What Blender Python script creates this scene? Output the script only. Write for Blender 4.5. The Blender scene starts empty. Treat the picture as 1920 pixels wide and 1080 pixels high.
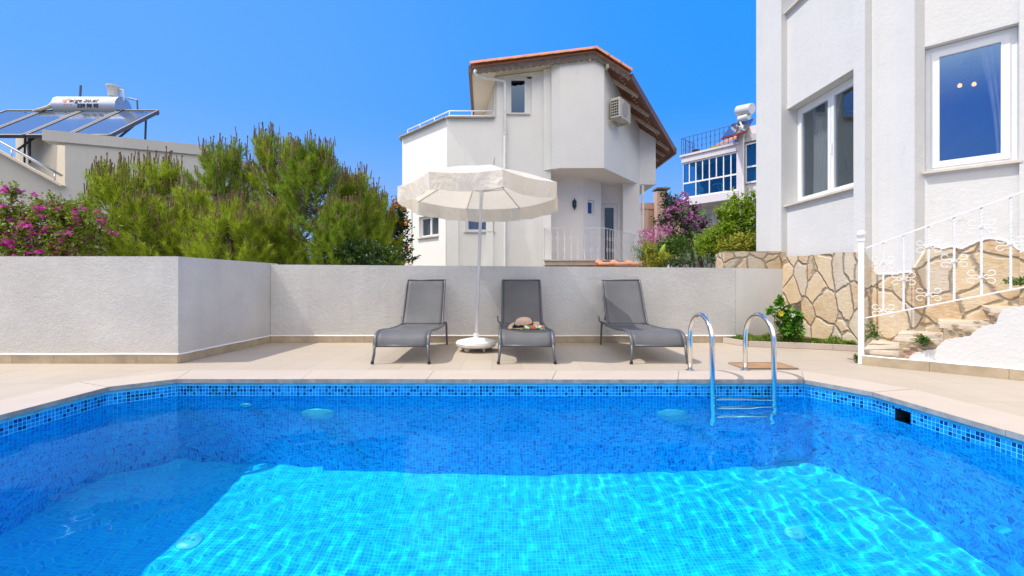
import bpy, math, random
from math import sin, cos, pi, radians, sqrt, atan2
from mathutils import Vector, Matrix
from mathutils.geometry import tessellate_polygon
S = bpy.context.scene
COL = S.collection
# ------------------------------------------------------------------ camera
F = 853.33; CX, CY, H = 945.0, 530.0, 0.87
cd = bpy.data.cameras.new('camera'); cam = bpy.data.objects.new('camera', cd); COL.objects.link(cam)
S.camera = cam
cam.location = (0, 0, H); cam.rotation_euler = (pi / 2, 0, 0)
cd.sensor_width = 36; cd.lens = F / 1920 * 36
cd.shift_x = (960 - CX) / 1920; cd.shift_y = -(540 - CY) / 1920
cd.clip_start = 0.02; cd.clip_end = 3000
# ------------------------------------------------------------------ sky, sun, exposure
SUND = Vector((0.62, 0.07, -1.0)).normalized()
elev = math.asin(-SUND.z)
w = bpy.data.worlds.new('World'); S.world = w; w.use_nodes = True
nt = w.node_tree
sky = nt.nodes.new('ShaderNodeTexSky'); sky.sky_type = 'NISHITA'; sky.sun_disc = False
sky.sun_elevation = elev; sky.sun_rotation = atan2(-SUND.x, -SUND.y)
sky.dust_density = 0.2; sky.air_density = 1.0; sky.ozone_density = 3.0
bg = nt.nodes['Background']; bg.inputs[1].default_value = 0.12
def wn_(t, **k):
    x = nt.nodes.new(t)
    for a_, b_ in k.items(): setattr(x, a_, b_)
    return x
m1 = wn_('ShaderNodeMix', data_type='RGBA'); m1.inputs[0].default_value = .80
nt.links.new(sky.outputs[0], m1.inputs[6]); 
tcw0 = wn_('ShaderNodeTexCoord'); sx0 = wn_('ShaderNodeSeparateXYZ'); nt.links.new(tcw0.outputs['Generated'], sx0.inputs[0])
az = wn_('ShaderNodeMapRange', interpolation_type='SMOOTHSTEP'); nt.links.new(sx0.outputs[0], az.inputs[0]); az.inputs[1].default_value = -.65; az.inputs[2].default_value = .5
m0 = wn_('ShaderNodeMix', data_type='RGBA'); nt.links.new(az.outputs[0], m0.inputs[0]); m0.inputs[6].default_value = (.80, 3.25, 9.6, 1); m0.inputs[7].default_value = (.03, 2.65, 9.6, 1)
lowz = wn_('ShaderNodeMapRange', interpolation_type='SMOOTHSTEP'); nt.links.new(sx0.outputs[2], lowz.inputs[0]); lowz.inputs[1].default_value = .36; lowz.inputs[2].default_value = .08; lowz.inputs[4].default_value = .95
m00 = wn_('ShaderNodeMix', data_type='RGBA'); nt.links.new(lowz.outputs[0], m00.inputs[0]); nt.links.new(m0.outputs[2], m00.inputs[6]); m00.inputs[7].default_value = (2.1, 3.9, 7.8, 1)
nt.links.new(m00.outputs[2], m1.inputs[7])
# bright cloud bank added behind the camera, out of view, to lighten shaded walls
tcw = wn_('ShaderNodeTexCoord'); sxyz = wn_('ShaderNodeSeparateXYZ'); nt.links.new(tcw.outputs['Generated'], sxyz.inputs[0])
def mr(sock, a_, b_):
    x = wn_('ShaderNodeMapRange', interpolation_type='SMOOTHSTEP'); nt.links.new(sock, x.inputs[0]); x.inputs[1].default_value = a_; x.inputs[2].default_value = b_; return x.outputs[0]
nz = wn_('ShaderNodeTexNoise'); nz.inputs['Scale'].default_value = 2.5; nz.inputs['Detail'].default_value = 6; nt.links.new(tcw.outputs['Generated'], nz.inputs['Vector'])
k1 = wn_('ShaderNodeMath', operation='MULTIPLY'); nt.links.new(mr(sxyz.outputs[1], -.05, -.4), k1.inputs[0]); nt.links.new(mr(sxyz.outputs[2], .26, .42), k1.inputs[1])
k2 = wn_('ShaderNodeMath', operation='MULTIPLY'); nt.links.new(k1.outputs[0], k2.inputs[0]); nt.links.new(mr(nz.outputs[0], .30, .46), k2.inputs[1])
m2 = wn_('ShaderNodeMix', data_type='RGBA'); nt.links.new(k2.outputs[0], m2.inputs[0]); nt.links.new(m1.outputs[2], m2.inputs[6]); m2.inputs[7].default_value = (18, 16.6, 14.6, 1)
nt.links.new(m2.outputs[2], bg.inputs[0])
sl = bpy.data.lights.new('sun', 'SUN'); sl.energy = 3.9; sl.angle = radians(0.5); sl.color = (1, .945, .86)
so = bpy.data.objects.new('sun', sl); COL.objects.link(so)
so.rotation_euler = SUND.to_track_quat('-Z', 'Y').to_euler()
sl.cycles.is_caustics_light = True
S.view_settings.view_transform = 'Standard'; S.view_settings.look = 'None'
S.view_settings.exposure = 0.14; S.view_settings.gamma = 1
S.cycles.use_denoising = True
S.cycles.max_bounces = 10; S.cycles.transparent_max_bounces = 16
S.cycles.sample_clamp_indirect = 6

# ------------------------------------------------------------------ helpers
def P(px, py, D): return Vector(((px - CX) / F * D, D, H - (py - CY) / F * D))
def G(px, py, z=0.0):
    D = (H - z) * F / (py - CY); return Vector(((px - CX) / F * D, D, z))
def plane_hit(px, py, p0, u):
    """pixel -> (s, z) on the vertical plane through p0 along u (xy)"""
    k = (px - CX) / F
    s = (k * p0[1] - p0[0]) / (u[0] - k * u[1])
    D = p0[1] + s * u[1]
    return s, H - (py - CY) / F * D

class MB:
    def __init__(s): s.v = []; s.f = []; s.mi = []; s.uv = None
    def add(s, vs, fs, mi=0):
        n = len(s.v); s.v.extend([tuple(v) for v in vs]); s.f.extend([tuple(n + i for i in f) for f in fs]); s.mi.extend([mi] * len(fs)); return s
    def quad(s, a, b, c, d, mi=0): return s.add([a, b, c, d], [(0, 1, 2, 3)], mi)
    def box(s, c, sz, rz=0.0, mi=0, M=None, bev=0.0):
        x, y, z = sz[0] / 2, sz[1] / 2, sz[2] / 2
        if bev <= 0:
            vs = [Vector((i * x, j * y, k * z)) for k in (-1, 1) for j in (-1, 1) for i in (-1, 1)]
            fs = [(0, 2, 3, 1), (4, 5, 7, 6), (0, 1, 5, 4), (2, 6, 7, 3), (0, 4, 6, 2), (1, 3, 7, 5)]
        else:
            b = min(bev, x * .9, y * .9, z * .9); vs = []; fs = []
            rings = [(-z, b), (-z + b, 0), (z - b, 0), (z, b)]
            for zz, ins in rings:
                X, Y = x - ins, y - ins
                for (i, j) in ((1, 0), (1, 1), (0, 1), (0, 0)):
                    pass
                for (a, c2) in (((X, -Y + b), (X, Y - b)), ((X - b, Y), (-X + b, Y)), ((-X, Y - b), (-X, -Y + b)), ((-X + b, -Y), (X - b, -Y))):
                    vs.append(Vector((*a, zz))); vs.append(Vector((*c2, zz)))
            for r in range(3):
                for k in range(8):
                    fs.append((r * 8 + k, r * 8 + (k + 1) % 8, (r + 1) * 8 + (k + 1) % 8, (r + 1) * 8 + k))
            fs.append(tuple(range(7, -1, -1))); fs.append(tuple(range(24, 32)))
        R = M if M is not None else Matrix.Rotation(rz, 3, 'Z')
        c = Vector(c)
        return s.add([R @ v + c for v in vs], fs, mi)
    def bar(s, a, b, w_, h_, mi=0, up=(0, 0, 1)):
        a = Vector(a); b = Vector(b); d = (b - a); L = d.length; d.normalize()
        sd = d.cross(Vector(up))
        if sd.length < 1e-4: sd = Vector((1, 0, 0))
        sd.normalize(); n = sd.cross(d)
        M = Matrix((sd, d, n)).transposed()
        return s.box((a + b) / 2, (w_, L, h_), M=M, mi=mi)
    def tube(s, pts, r, n=10, caps=True, mi=0, closed=False, flat=1.0):
        pts = [Vector(p) for p in pts]; rr = r if isinstance(r, (list, tuple)) else [r] * len(pts)
        base = len(s.v); N = len(pts); vs = []; prev = None
        for i, p in enumerate(pts):
            if closed: t = pts[(i + 1) % N] - pts[i - 1]
            else: t = pts[min(i + 1, N - 1)] - pts[max(i - 1, 0)]
            if t.length < 1e-9: t = Vector((0, 0, 1))
            t.normalize()
            if prev is None:
                a = Vector((0, 0, 1)) if abs(t.z) < .9 else Vector((1, 0, 0))
                u = t.cross(a).normalized()
            else:
                u = (prev - t * prev.dot(t))
                if u.length < 1e-6: u = t.cross(Vector((0, 1, 0)))
                u.normalize()
            prev = u; v = t.cross(u)
            for k in range(n):
                an = 2 * pi * k / n
                vs.append(p + (u * cos(an) + v * sin(an) * flat) * rr[i])
        fs = []
        for i in range(N if closed else N - 1):
            j = (i + 1) % N
            for k in range(n): fs.append((i * n + k, i * n + (k + 1) % n, j * n + (k + 1) % n, j * n + k))
        if caps and not closed: fs.append(tuple(range(n - 1, -1, -1))); fs.append(tuple((N - 1) * n + k for k in range(n)))
        return s.add(vs, fs, mi)
    def lathe(s, prof, c=(0, 0, 0), n=32, mi=0, M=None, cap=True):
        c = Vector(c); vs = []; fs = []
        for r, z in prof:
            for k in range(n):
                v = Vector((r * cos(2 * pi * k / n), r * sin(2 * pi * k / n), z))
                vs.append((M @ v if M is not None else v) + c)
        for i in range(len(prof) - 1):
            for k in range(n): fs.append((i * n + k, i * n + (k + 1) % n, (i + 1) * n + (k + 1) % n, (i + 1) * n + k))
        if cap: fs.append(tuple(range(n - 1, -1, -1))); fs.append(tuple((len(prof) - 1) * n + k for k in range(n)))
        return s.add(vs, fs, mi)
    def prism(s, poly, z0, z1, mi=0):
        n = len(poly); vs = [Vector((p[0], p[1], z0)) for p in poly] + [Vector((p[0], p[1], z1)) for p in poly]
        fs = [(i, (i + 1) % n, n + (i + 1) % n, n + i) for i in range(n)] + [tuple(range(n - 1, -1, -1)), tuple(range(n, 2 * n))]
        return s.add(vs, fs, mi)
    def slab(s, pts, off, mi=0):
        """polygon in 3D extruded by vector off"""
        pts = [Vector(p) for p in pts]; off = Vector(off); n = len(pts)
        tri = tessellate_polygon([pts])
        vs = pts + [p + off for p in pts]
        fs = [tuple(t) for t in tri] + [tuple(n + i for i in reversed(t)) for t in tri] + [(i, n + i, n + (i + 1) % n, (i + 1) % n) for i in range(n)]
        return s.add(vs, fs, mi)
    def build(s, name, m, parent=None, smooth=False, origin=None):
        me = bpy.data.meshes.new(name)
        o3 = Vector(origin) if origin is not None else (Vector(parent.get('_o', (0, 0, 0))) if parent is not None else Vector((0, 0, 0)))
        me.from_pydata([tuple(Vector(v) - o3) for v in s.v] if o3.length else s.v, [], s.f)
        for mm in (m if isinstance(m, (list, tuple)) else [m]): me.materials.append(mm)
        if any(s.mi): me.polygons.foreach_set('material_index', s.mi)
        if smooth: me.polygons.foreach_set('use_smooth', [True] * len(s.f))
        if smooth == 'auto':
            try: me.set_sharp_from_angle(angle=radians(38))
            except Exception: pass
        me.update()
        o = bpy.data.objects.new(name, me); COL.objects.link(o)
        if parent is not None: o.parent = parent
        elif origin is not None: o.location = o3
        if parent is None: o['_o'] = tuple(o3)
        else: o['_o'] = tuple(o3)
        return o

def tag(o, label=None, cat=None, group=None, kind=None):
    if label: o['label'] = label
    if cat: o['category'] = cat
    if group: o['group'] = group
    if kind: o['kind'] = kind
    return o
def thing(name, label, cat, loc=(0, 0, 0), group=None):
    o = bpy.data.objects.new(name, None); COL.objects.link(o); o.location = loc; o['_o'] = tuple(loc)
    o.empty_display_size = .1
    return tag(o, label, cat, group)
def local(o): o['_o'] = (0, 0, 0); return o
def dup(root, loc=None, label=None):
    kids = [c for c in list(bpy.data.objects) if c.parent == root]
    r = root.copy(); COL.objects.link(r)
    if loc is not None: r.location = loc
    if label: r['label'] = label
    for c in kids:
        n = c.copy(); COL.objects.link(n); n.parent = r
        for g in [g for g in list(bpy.data.objects) if g.parent == c]:
            h = g.copy(); COL.objects.link(h); h.parent = n
    return r

# ------------------------------------------------------------------ material helpers
class NT:
    def __init__(s, name):
        s.m = bpy.data.materials.new(name); s.m.use_nodes = True; s.t = s.m.node_tree
        s.b = s.t.nodes['Principled BSDF']; s.out = s.t.nodes['Material Output']
    def n(s, typ, **kw):
        x = s.t.nodes.new(typ)
        for k, v in kw.items():
            if k.startswith('i_'): x.inputs[k[2:].replace('_', ' ')].default_value = v
            else: setattr(x, k, v)
        return x
    def l(s, a, b): s.t.links.new(a, b)
    def val(s, sock, v):
        if hasattr(v, 'is_output') or hasattr(v, 'links'): s.l(v, sock)
        else: sock.default_value = v
    def math(s, op, a, b=0.0, c=0.0, clamp=False):
        x = s.n('ShaderNodeMath', operation=op); x.use_clamp = clamp
        s.val(x.inputs[0], a); s.val(x.inputs[1], b); s.val(x.inputs[2], c); return x.outputs[0]
    def vmath(s, op, a, b=(0, 0, 0)):
        x = s.n('ShaderNodeVectorMath', operation=op); s.val(x.inputs[0], a); s.val(x.inputs[1], b); return x.outputs[0]
    def mix(s, f, a, b, blend='MIX'):
        x = s.n('ShaderNodeMix', data_type='RGBA', blend_type=blend); s.val(x.inputs[0], f)
        s.val(x.inputs[6], a if hasattr(a, 'links') else (*a, 1)); s.val(x.inputs[7], b if hasattr(b, 'links') else (*b, 1)); return x.outputs[2]
    def noise(s, vec, scale, detail=3, rough=.5, dist=0.0, col=False):
        x = s.n('ShaderNodeTexNoise'); x.inputs['Scale'].default_value = scale; x.inputs['Detail'].default_value = detail
        x.inputs['Roughness'].default_value = rough; x.inputs['Distortion'].default_value = dist
        if vec is not None: s.l(vec, x.inputs['Vector'])
        return x.outputs['Color' if col else 'Fac']
    def ramp(s, f, stops, interp='LINEAR'):
        x = s.n('ShaderNodeValToRGB'); e = x.color_ramp.elements; x.color_ramp.interpolation = interp
        while len(e) < len(stops): e.new(.5)
        for k, (p, c) in enumerate(stops):
            e[k].position = p; e[k].color = (*c, 1) if isinstance(c, tuple) else (c, c, c, 1)
        s.l(f, x.inputs[0]); return x.outputs[0]
    def coord(s, kind='Object', scale=None, rot=None, loc=None):
        c = s.n('ShaderNodeTexCoord').outputs[kind]
        if scale or rot or loc:
            m = s.n('ShaderNodeMapping')
            if scale: m.inputs['Scale'].default_value = scale
            if rot: m.inputs['Rotation'].default_value = rot
            if loc: m.inputs['Location'].default_value = loc
            s.l(c, m.inputs[0]); c = m.outputs[0]
        return c
    def pos(s, scale=None):
        c = s.n('ShaderNodeNewGeometry').outputs['Position']
        if scale:
            m = s.n('ShaderNodeMapping'); m.inputs['Scale'].default_value = scale; s.l(c, m.inputs[0]); c = m.outputs[0]
        return c
    def bump(s, h, strength=.3, dist=.01, normal=None):
        x = s.n('ShaderNodeBump'); x.inputs['Strength'].default_value = strength; x.inputs['Distance'].default_value = dist
        s.l(h, x.inputs['Height'])
        if normal is not None: s.l(normal, x.inputs['Normal'])
        return x.outputs[0]
    def set(s, **kw):
        for k, v in kw.items():
            sock = s.b.inputs[{'col': 'Base Color', 'rough': 'Roughness', 'metal': 'Metallic', 'nrm': 'Normal', 'spec': 'Specular IOR Level', 'trans': 'Transmission Weight', 'ior': 'IOR', 'coat': 'Coat Weight', 'sub': 'Subsurface Weight', 'sheen': 'Sheen Weight', 'alpha': 'Alpha'}[k]]
            if isinstance(v, tuple) and k == 'col': v = (*v, 1)
            s.val(sock, v)
        return s

def simple(name, col, rough=.5, metal=0.0, var=0.0, vscale=6, bump=0.0, bscale=60, bdist=.003, spec=.5):
    a = NT(name); p = a.pos()
    c = col
    if var > 0:
        n = a.noise(p, vscale, 5, .6)
        c = a.mix(a.ramp(n, [(.3, 0.0), (.7, 1.0)]), tuple(x * (1 - var) for x in col), tuple(min(1, x * (1 + var * .6)) for x in col))
    a.set(col=c, rough=rough, metal=metal, spec=spec)
    if bump > 0: a.set(nrm=a.bump(a.noise(p, bscale, 4, .6), bump, bdist))
    return a.m

def plaster(name, col=(.78, .77, .75), bump=.5, bscale=45, bdist=.01, stain=.12, damp=0.0, streak=.16):
    a = NT(name); p = a.pos()
    n1 = a.noise(p, 1.3, 6, .65); n2 = a.noise(a.pos((3.0, 3.0, .5)), 1.2, 5, .7)
    n3 = a.noise(p, 14, 4, .6)
    c = a.mix(a.ramp(n1, [(.38, 0.0), (.72, 1.0)]), tuple(x * (1 - stain) for x in col), col)
    c = a.mix(a.math('MULTIPLY', a.ramp(n2, [(.5, 0.0), (.75, 1.0)]), .5), c, tuple(x * (1 - stain * 1.2) for x in (col[0], col[1] * .985, col[2] * .96)))
    c = a.mix(a.math('MULTIPLY', a.ramp(n3, [(.66, 0.0), (.74, 1.0)]), .12), c, (.35, .33, .3))
    if damp > 0:
        z = a.n('ShaderNodeSeparateXYZ'); a.l(p, z.inputs[0])
        h = a.math('ADD', z.outputs[2], a.math('MULTIPLY', a.noise(p, 3.0, 4, .6), .35))
        c = a.mix(a.math('MULTIPLY', a.ramp(h, [(.22, 1.0), (.55, 0.0)]), damp), c, (.55, .50, .44))
    dd_ = a.vmath('ADD', p, a.vmath('SCALE', a.noise(p, 3.0, 4, .6, col=True))); [x for x in a.t.nodes if x.type == 'VECT_MATH' and x.operation == 'SCALE'][-1].inputs['Scale'].default_value = .5
    vc = a.n('ShaderNodeTexVoronoi', feature='DISTANCE_TO_EDGE'); vc.inputs['Scale'].default_value = .75; a.l(dd_, vc.inputs['Vector'])
    crack = a.math('MULTIPLY', a.ramp(vc.outputs['Distance'], [(.0025, 1.0), (.006, 0.0)]), a.ramp(a.noise(p, .9, 2), [(.60, 0.0), (.68, 1.0)]))
    c = a.mix(a.math('MULTIPLY', crack, .22), c, (.25, .23, .2))
    stk = a.noise(a.pos((7, 7, .22)), 1.5, 4, .6)
    c = a.mix(a.math('MULTIPLY', a.ramp(stk, [(.55, 0.0), (.78, 1.0)]), streak), c, (.36, .35, .32))
    h1 = a.noise(p, bscale, 3, .55, .6); h2 = a.noise(p, bscale * .28, 3, .5)
    nrm = a.bump(a.math('ADD', h1, a.math('MULTIPLY', h2, .8)), bump, bdist)
    return a.set(col=c, rough=.9, nrm=nrm, spec=.2).m

def glass_pane(name, tint=(.55, .75, .95), refl=.45, trans=(.75, .8, .85)):
    a = NT(name)
    g = a.n('ShaderNodeBsdfGlossy'); g.inputs['Color'].default_value = (*tint, 1); g.inputs['Roughness'].default_value = .01
    p = a.pos(); g_n = a.bump(a.noise(p, 1.5, 1), .04, .02); a.l(g_n, g.inputs['Normal'])
    t = a.n('ShaderNodeBsdfTransparent'); t.inputs['Color'].default_value = (*trans, 1)
    fr = a.n('ShaderNodeFresnel'); fr.inputs['IOR'].default_value = 1.5
    bf = a.n('ShaderNodeNewGeometry').outputs['Backfacing']
    f = a.math('ADD', a.math('MULTIPLY', a.math('MULTIPLY', fr.outputs[0], a.math('SUBTRACT', 1.0, bf)), 1 - refl), a.math('MULTIPLY', a.math('SUBTRACT', 1.0, bf), refl), clamp=True)
    m = a.n('ShaderNodeMixShader'); a.l(f, m.inputs[0]); a.l(t.outputs[0], m.inputs[1]); a.l(g.outputs[0], m.inputs[2])
    a.l(m.outputs[0], a.out.inputs[0]); a.t.nodes.remove(a.b)
    return a.m

def leafmat(name, cols, trans=.35, rough=.45):
    a = NT(name)
    r = a.n('ShaderNodeNewGeometry').outputs['Random Per Island']
    st = [(i / max(1, len(cols) - 1), c) for i, c in enumerate(cols)]
    c = a.ramp(r, st)
    n = a.noise(a.pos(), 2.2, 2)
    c = a.mix(.55, c, a.mix(n, tuple(x * .45 for x in cols[0]), tuple(min(1, x * 1.4) for x in cols[-1])))
    a.set(col=c, rough=rough, spec=.4)
    t = a.n('ShaderNodeBsdfTranslucent'); a.l(c, t.inputs['Color'])
    m = a.n('ShaderNodeMixShader'); m.inputs[0].default_value = trans
    a.l(a.b.outputs[0], m.inputs[1]); a.l(t.outputs[0], m.inputs[2]); a.l(m.outputs[0], a.out.inputs[0])
    return a.m

def mosaic(name, shift=0.0, cell=.0285, sheet=15, bandrows=0, light=0.0):
    """glass mosaic in metres on the UV map; v = 0 at the top of the tiling"""
    a = NT(name)
    uv = a.n('ShaderNodeUVMap').outputs[0]
    q = a.vmath('SCALE', uv); a.t.nodes[-1]
    sc = [x for x in a.t.nodes if x.type == 'VECT_MATH'][-1]; sc.inputs['Scale'].default_value = 1 / cell
    fl = a.vmath('FLOOR', q); fr = a.vmath('FRACTION', q)
    wn = a.n('ShaderNodeTexWhiteNoise', noise_dimensions='2D'); a.l(fl, wn.inputs['Vector'])
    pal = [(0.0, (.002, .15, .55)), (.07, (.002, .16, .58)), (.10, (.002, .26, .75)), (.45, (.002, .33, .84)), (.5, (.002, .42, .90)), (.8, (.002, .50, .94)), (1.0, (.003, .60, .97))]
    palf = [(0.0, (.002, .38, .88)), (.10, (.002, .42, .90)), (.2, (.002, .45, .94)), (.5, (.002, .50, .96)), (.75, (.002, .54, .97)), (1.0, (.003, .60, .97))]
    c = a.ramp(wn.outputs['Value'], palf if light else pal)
    sx = a.n('ShaderNodeSeparateXYZ'); a.l(fr, sx.inputs[0]); fx = a.n('ShaderNodeSeparateXYZ'); a.l(fl, fx.inputs[0])
    if bandrows:
        band = a.math('GREATER_THAN', fx.outputs[1], -bandrows - .5)
        cb = a.ramp(wn.outputs['Value'], [(0.0, (.004, .03, .18)), (.26, (.004, .03, .18)), (.27, (.005, .13, .50)), (.6, (.01, .22, .66)), (1.0, (.02, .30, .75))], 'CONSTANT')
        c = a.mix(band, c, cb)
    e = a.math('MINIMUM', a.math('MINIMUM', sx.outputs[0], a.math('SUBTRACT', 1.0, sx.outputs[0])), a.math('MINIMUM', sx.outputs[1], a.math('SUBTRACT', 1.0, sx.outputs[1])))
    g = a.math('LESS_THAN', e, .055)
    # sheet seams
    sq = a.math('DIVIDE', a.math('ADD', fx.outputs[0], .5), float(sheet)); sf = a.math('FRACT', sq)
    edge = a.math('MULTIPLY', a.math('LESS_THAN', sf, 1.0 / sheet), a.math('LESS_THAN', sx.outputs[0], .13))
    g2 = a.math('MAXIMUM', g, edge)
    c = a.mix(g2, c, (.06, .66, .95))
    h = a.math('SUBTRACT', 1.0, g2)
    a.set(col=c, rough=a.math('ADD', a.math('MULTIPLY', g2, .5), .18), nrm=a.bump(h, .35, .002), spec=.5)
    return a.m

M = {}
M['wall'] = plaster('rough_white_plaster', (.63, .615, .595), .8, 62, .013, .16, .5)
M['wall_smooth'] = plaster('smooth_white_plaster', (.76, .745, .72), .35, 60, .006, .08)
M['house'] = plaster('house_plaster', (.86, .84, .805), .25, 18, .008, .05, streak=.06)
M['house2'] = plaster('villa_plaster', (.66, .648, .63), .45, 30, .009, .06, streak=.08)
M['house_grey'] = plaster('grey_house_plaster', (.50, .49, .47), .25, 16, .008, .08)
M['cream'] = plaster('cream_plaster', (.72, .63, .50), .2, 18, .006, .08)
M['pink'] = plaster('pinkish_plaster', (.62, .42, .33), .3, 12, .01, .2)
M['pvc'] = simple('white_pvc', (.8, .8, .8), .35, var=.04)
M['pvc_pipe'] = simple('pipe_paint', (.74, .74, .73), .4, var=.08)
M['white_paint'] = simple('white_metal_paint', (.78, .78, .78), .4, var=.10, vscale=12, bump=.2, bscale=40, bdist=.001)
M['dark'] = simple('dark_recess', (.01, .012, .015), .8)
M['room'] = simple('room_wall', (.48, .46, .43), .9, var=.1)
M['blackmetal'] = simple('black_iron', (.012, .012, .013), .5, var=.2)
M['wood'] = simple('brown_painted_wood', (.22, .085, .045), .55, var=.35, vscale=9, bump=.3, bscale=30)
M['fascia'] = simple('brown_gutter', (.17, .085, .06), .45, var=.15)
M['greywood'] = simple('weathered_board', (.16, .13, .11), .8, var=.45, vscale=10, bump=.5, bscale=25)
M['rafter'] = simple('cream_rafter', (.55, .47, .36), .7, var=.3, vscale=8)
M['glass'] = glass_pane('window_glass', (.36, .60, .90), .38, (.85, .87, .9))
M['glass_clear'] = glass_pane('clear_window_glass', (.5, .62, .75), .16, (.8, .83, .85))
M['glass_blue'] = glass_pane('blue_balcony_glass', (.36, .60, .74), .30, (.40, .66, .78))
M['glass_dark'] = glass_pane('dark_window_glass', (.16, .24, .36), .35, (.3, .35, .4))
M['curtain'] = leafmat('curtain_cloth', [(.78, .76, .72), (.80, .78, .74), (.82, .80, .76)], .5, .9)
M['leaf'] = leafmat('shrub_leaf', [(.030, .085, .012), (.07, .17, .02), (.16, .27, .03)])
M['leaf_dark'] = leafmat('dark_leaf', [(.012, .035, .010), (.025, .07, .014), (.05, .11, .02)], .2)
M['leaf_lime'] = leafmat('lemon_leaf', [(.08, .19, .012), (.21, .38, .02), (.44, .56, .03)], .45)
M['leaf_yellow'] = leafmat('yellow_green_leaf', [(.14, .20, .02), (.30, .36, .03), (.5, .45, .04)], .4)
M['leaf_boug'] = leafmat('bougainvillea_leaf', [(.05, .11, .012), (.13, .23, .02), (.30, .33, .03)], .35)
M['flower'] = leafmat('magenta_bract', [(.62, .01, .32), (.80, .03, .45), (.9, .08, .55)], .35)
M['flower_pale'] = leafmat('pale_pink_bract', [(.42, .08, .30), (.54, .14, .40), (.66, .28, .50)], .35)
M['flower_orange'] = leafmat('orange_petal', [(.8, .13, .01), (.85, .24, .01), (.9, .35, .02)], .3)
M['flower_yellow'] = leafmat('yellow_petal', [(.8, .5, .01), (.85, .6, .02), (.9, .65, .05)], .3)
M['flower_white'] = leafmat('white_petal', [(.75, .75, .75), (.8, .8, .8), (.85, .85, .85)], .3)
M['needle'] = leafmat('pine_needle', [(.09, .18, .014), (.27, .40, .024), (.54, .61, .04)], .45, .5)
M['needle_dark'] = leafmat('deep_pine_needle', [(.08, .17, .014), (.20, .33, .022), (.38, .49, .035)], .42, .5)
M['candle'] = leafmat('pine_candle', [(.14, .075, .05), (.20, .10, .07), (.22, .17, .07)], .1, .8)
M['bark'] = simple('bark', (.16, .12, .09), .95, var=.4, vscale=15, bump=.8, bscale=30, bdist=.01)
M['soil'] = simple('soil', (.10, .07, .045), .95, var=.4, vscale=8, bump=.8, bscale=30, bdist=.02)
M['steel'] = NT('polished_steel').set(col=(.72, .71, .69), rough=.12, metal=1.0).m
a = NT('ladder_steel'); p = a.pos(); r = a.noise(p, 9, 5, .7)
a.set(col=a.mix(a.ramp(r, [(.6, 0.0), (.75, 1.0)]), (.74, .73, .70), (.50, .33, .16)), rough=a.math('ADD', a.math('MULTIPLY', r, .25), .05), metal=1.0); M['ladder'] = a.m

# ------------------------------------------------------------------ pool
ZW, ZF = -.15, -1.92
POOL = [(-3.36, .8), (3.03, .8), (2.95, 3.62), (2.70, 4.10), (-2.96, 4.12), (-3.32, 3.80)]
ZT = -.062   # top of the tiling
def uvmesh(name, quads, mat_, uvs, **kw):
    me = bpy.data.meshes.new(name); v = []; f = []
    for q in quads:
        f.append(tuple(range(len(v), len(v) + len(q)))); v.extend([tuple(x) for x in q])
    me.from_pydata(v, [], f); l = me.uv_layers.new(name='UVMap'); k = 0
    for uu in uvs:
        for u in uu: l.data[k].uv = u; k += 1
    for m_ in (mat_ if isinstance(mat_, list) else [mat_]): me.materials.append(m_)
    o = bpy.data.objects.new(name, me); COL.objects.link(o); return o
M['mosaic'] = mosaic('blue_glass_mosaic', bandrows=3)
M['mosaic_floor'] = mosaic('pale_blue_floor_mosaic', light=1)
M['pool_rim'] = simple('turquoise_grout_rim', (.08, .48, .66), .6, var=.25, vscale=12)
M['pool_fitting'] = simple('turquoise_plastic', (.12, .62, .74), .35, var=.05)
SK = (3.31, 3.44, -.05 - .16, -.075)   # skimmer slot on the right wall y0,y1,z0,z1
quads, uvs, rim, rimuv = [], [], [], []
acc = 0.0
order = [(POOL[5], POOL[0]), (POOL[4], POOL[5]), (POOL[3], POOL[4]), (POOL[2], POOL[3]), (POOL[1], POOL[2]), (POOL[0], POOL[1])]
u0s = [0, 3.01, 3.49, 9.1, 9.7, 13]
for (a_, b_), u0 in zip(order, u0s):
    L = (Vector(b_) - Vector(a_)).length
    def pt(s, z): return (a_[0] + (b_[0] - a_[0]) * s / L, a_[1] + (b_[1] - a_[1]) * s / L, z)
    if (a_, b_) == (POOL[1], POOL[2]):
        ss = [0, L * (SK[0] - .8) / (3.62 - .8), L * (SK[1] - .8) / (3.62 - .8), L]; zz = [ZF, SK[2], SK[3], ZT]
        for i in range(3):
            for j in range(3):
                if i == 1 and j == 1: continue
                quads.append([pt(ss[i], zz[j]), pt(ss[i + 1], zz[j]), pt(ss[i + 1], zz[j + 1]), pt(ss[i], zz[j + 1])])
                uvs.append([(u0 + ss[i], zz[j] - ZT), (u0 + ss[i + 1], zz[j] - ZT), (u0 + ss[i + 1], zz[j + 1] - ZT), (u0 + ss[i], zz[j + 1] - ZT)])
    else:
        quads.append([pt(0, ZF), pt(L, ZF), pt(L, ZT), pt(0, ZT)])
        uvs.append([(u0, ZF - ZT), (u0 + L, ZF - ZT), (u0 + L, 0), (u0, 0)])
    rim.append([pt(0, ZT), pt(L, ZT), pt(L, -.03), pt(0, -.03)]); rimuv.append([(0, 0)] * 4)
pw = uvmesh('pool_walls', quads, M['mosaic'], uvs); tag(pw, kind='structure')
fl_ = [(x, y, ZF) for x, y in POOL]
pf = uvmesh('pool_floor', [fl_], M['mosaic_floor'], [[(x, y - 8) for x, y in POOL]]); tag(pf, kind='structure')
pr = uvmesh('pool_rim', rim, M['pool_rim'], rimuv); tag(pr, kind='structure')
RECV = [pw, pf]

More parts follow.
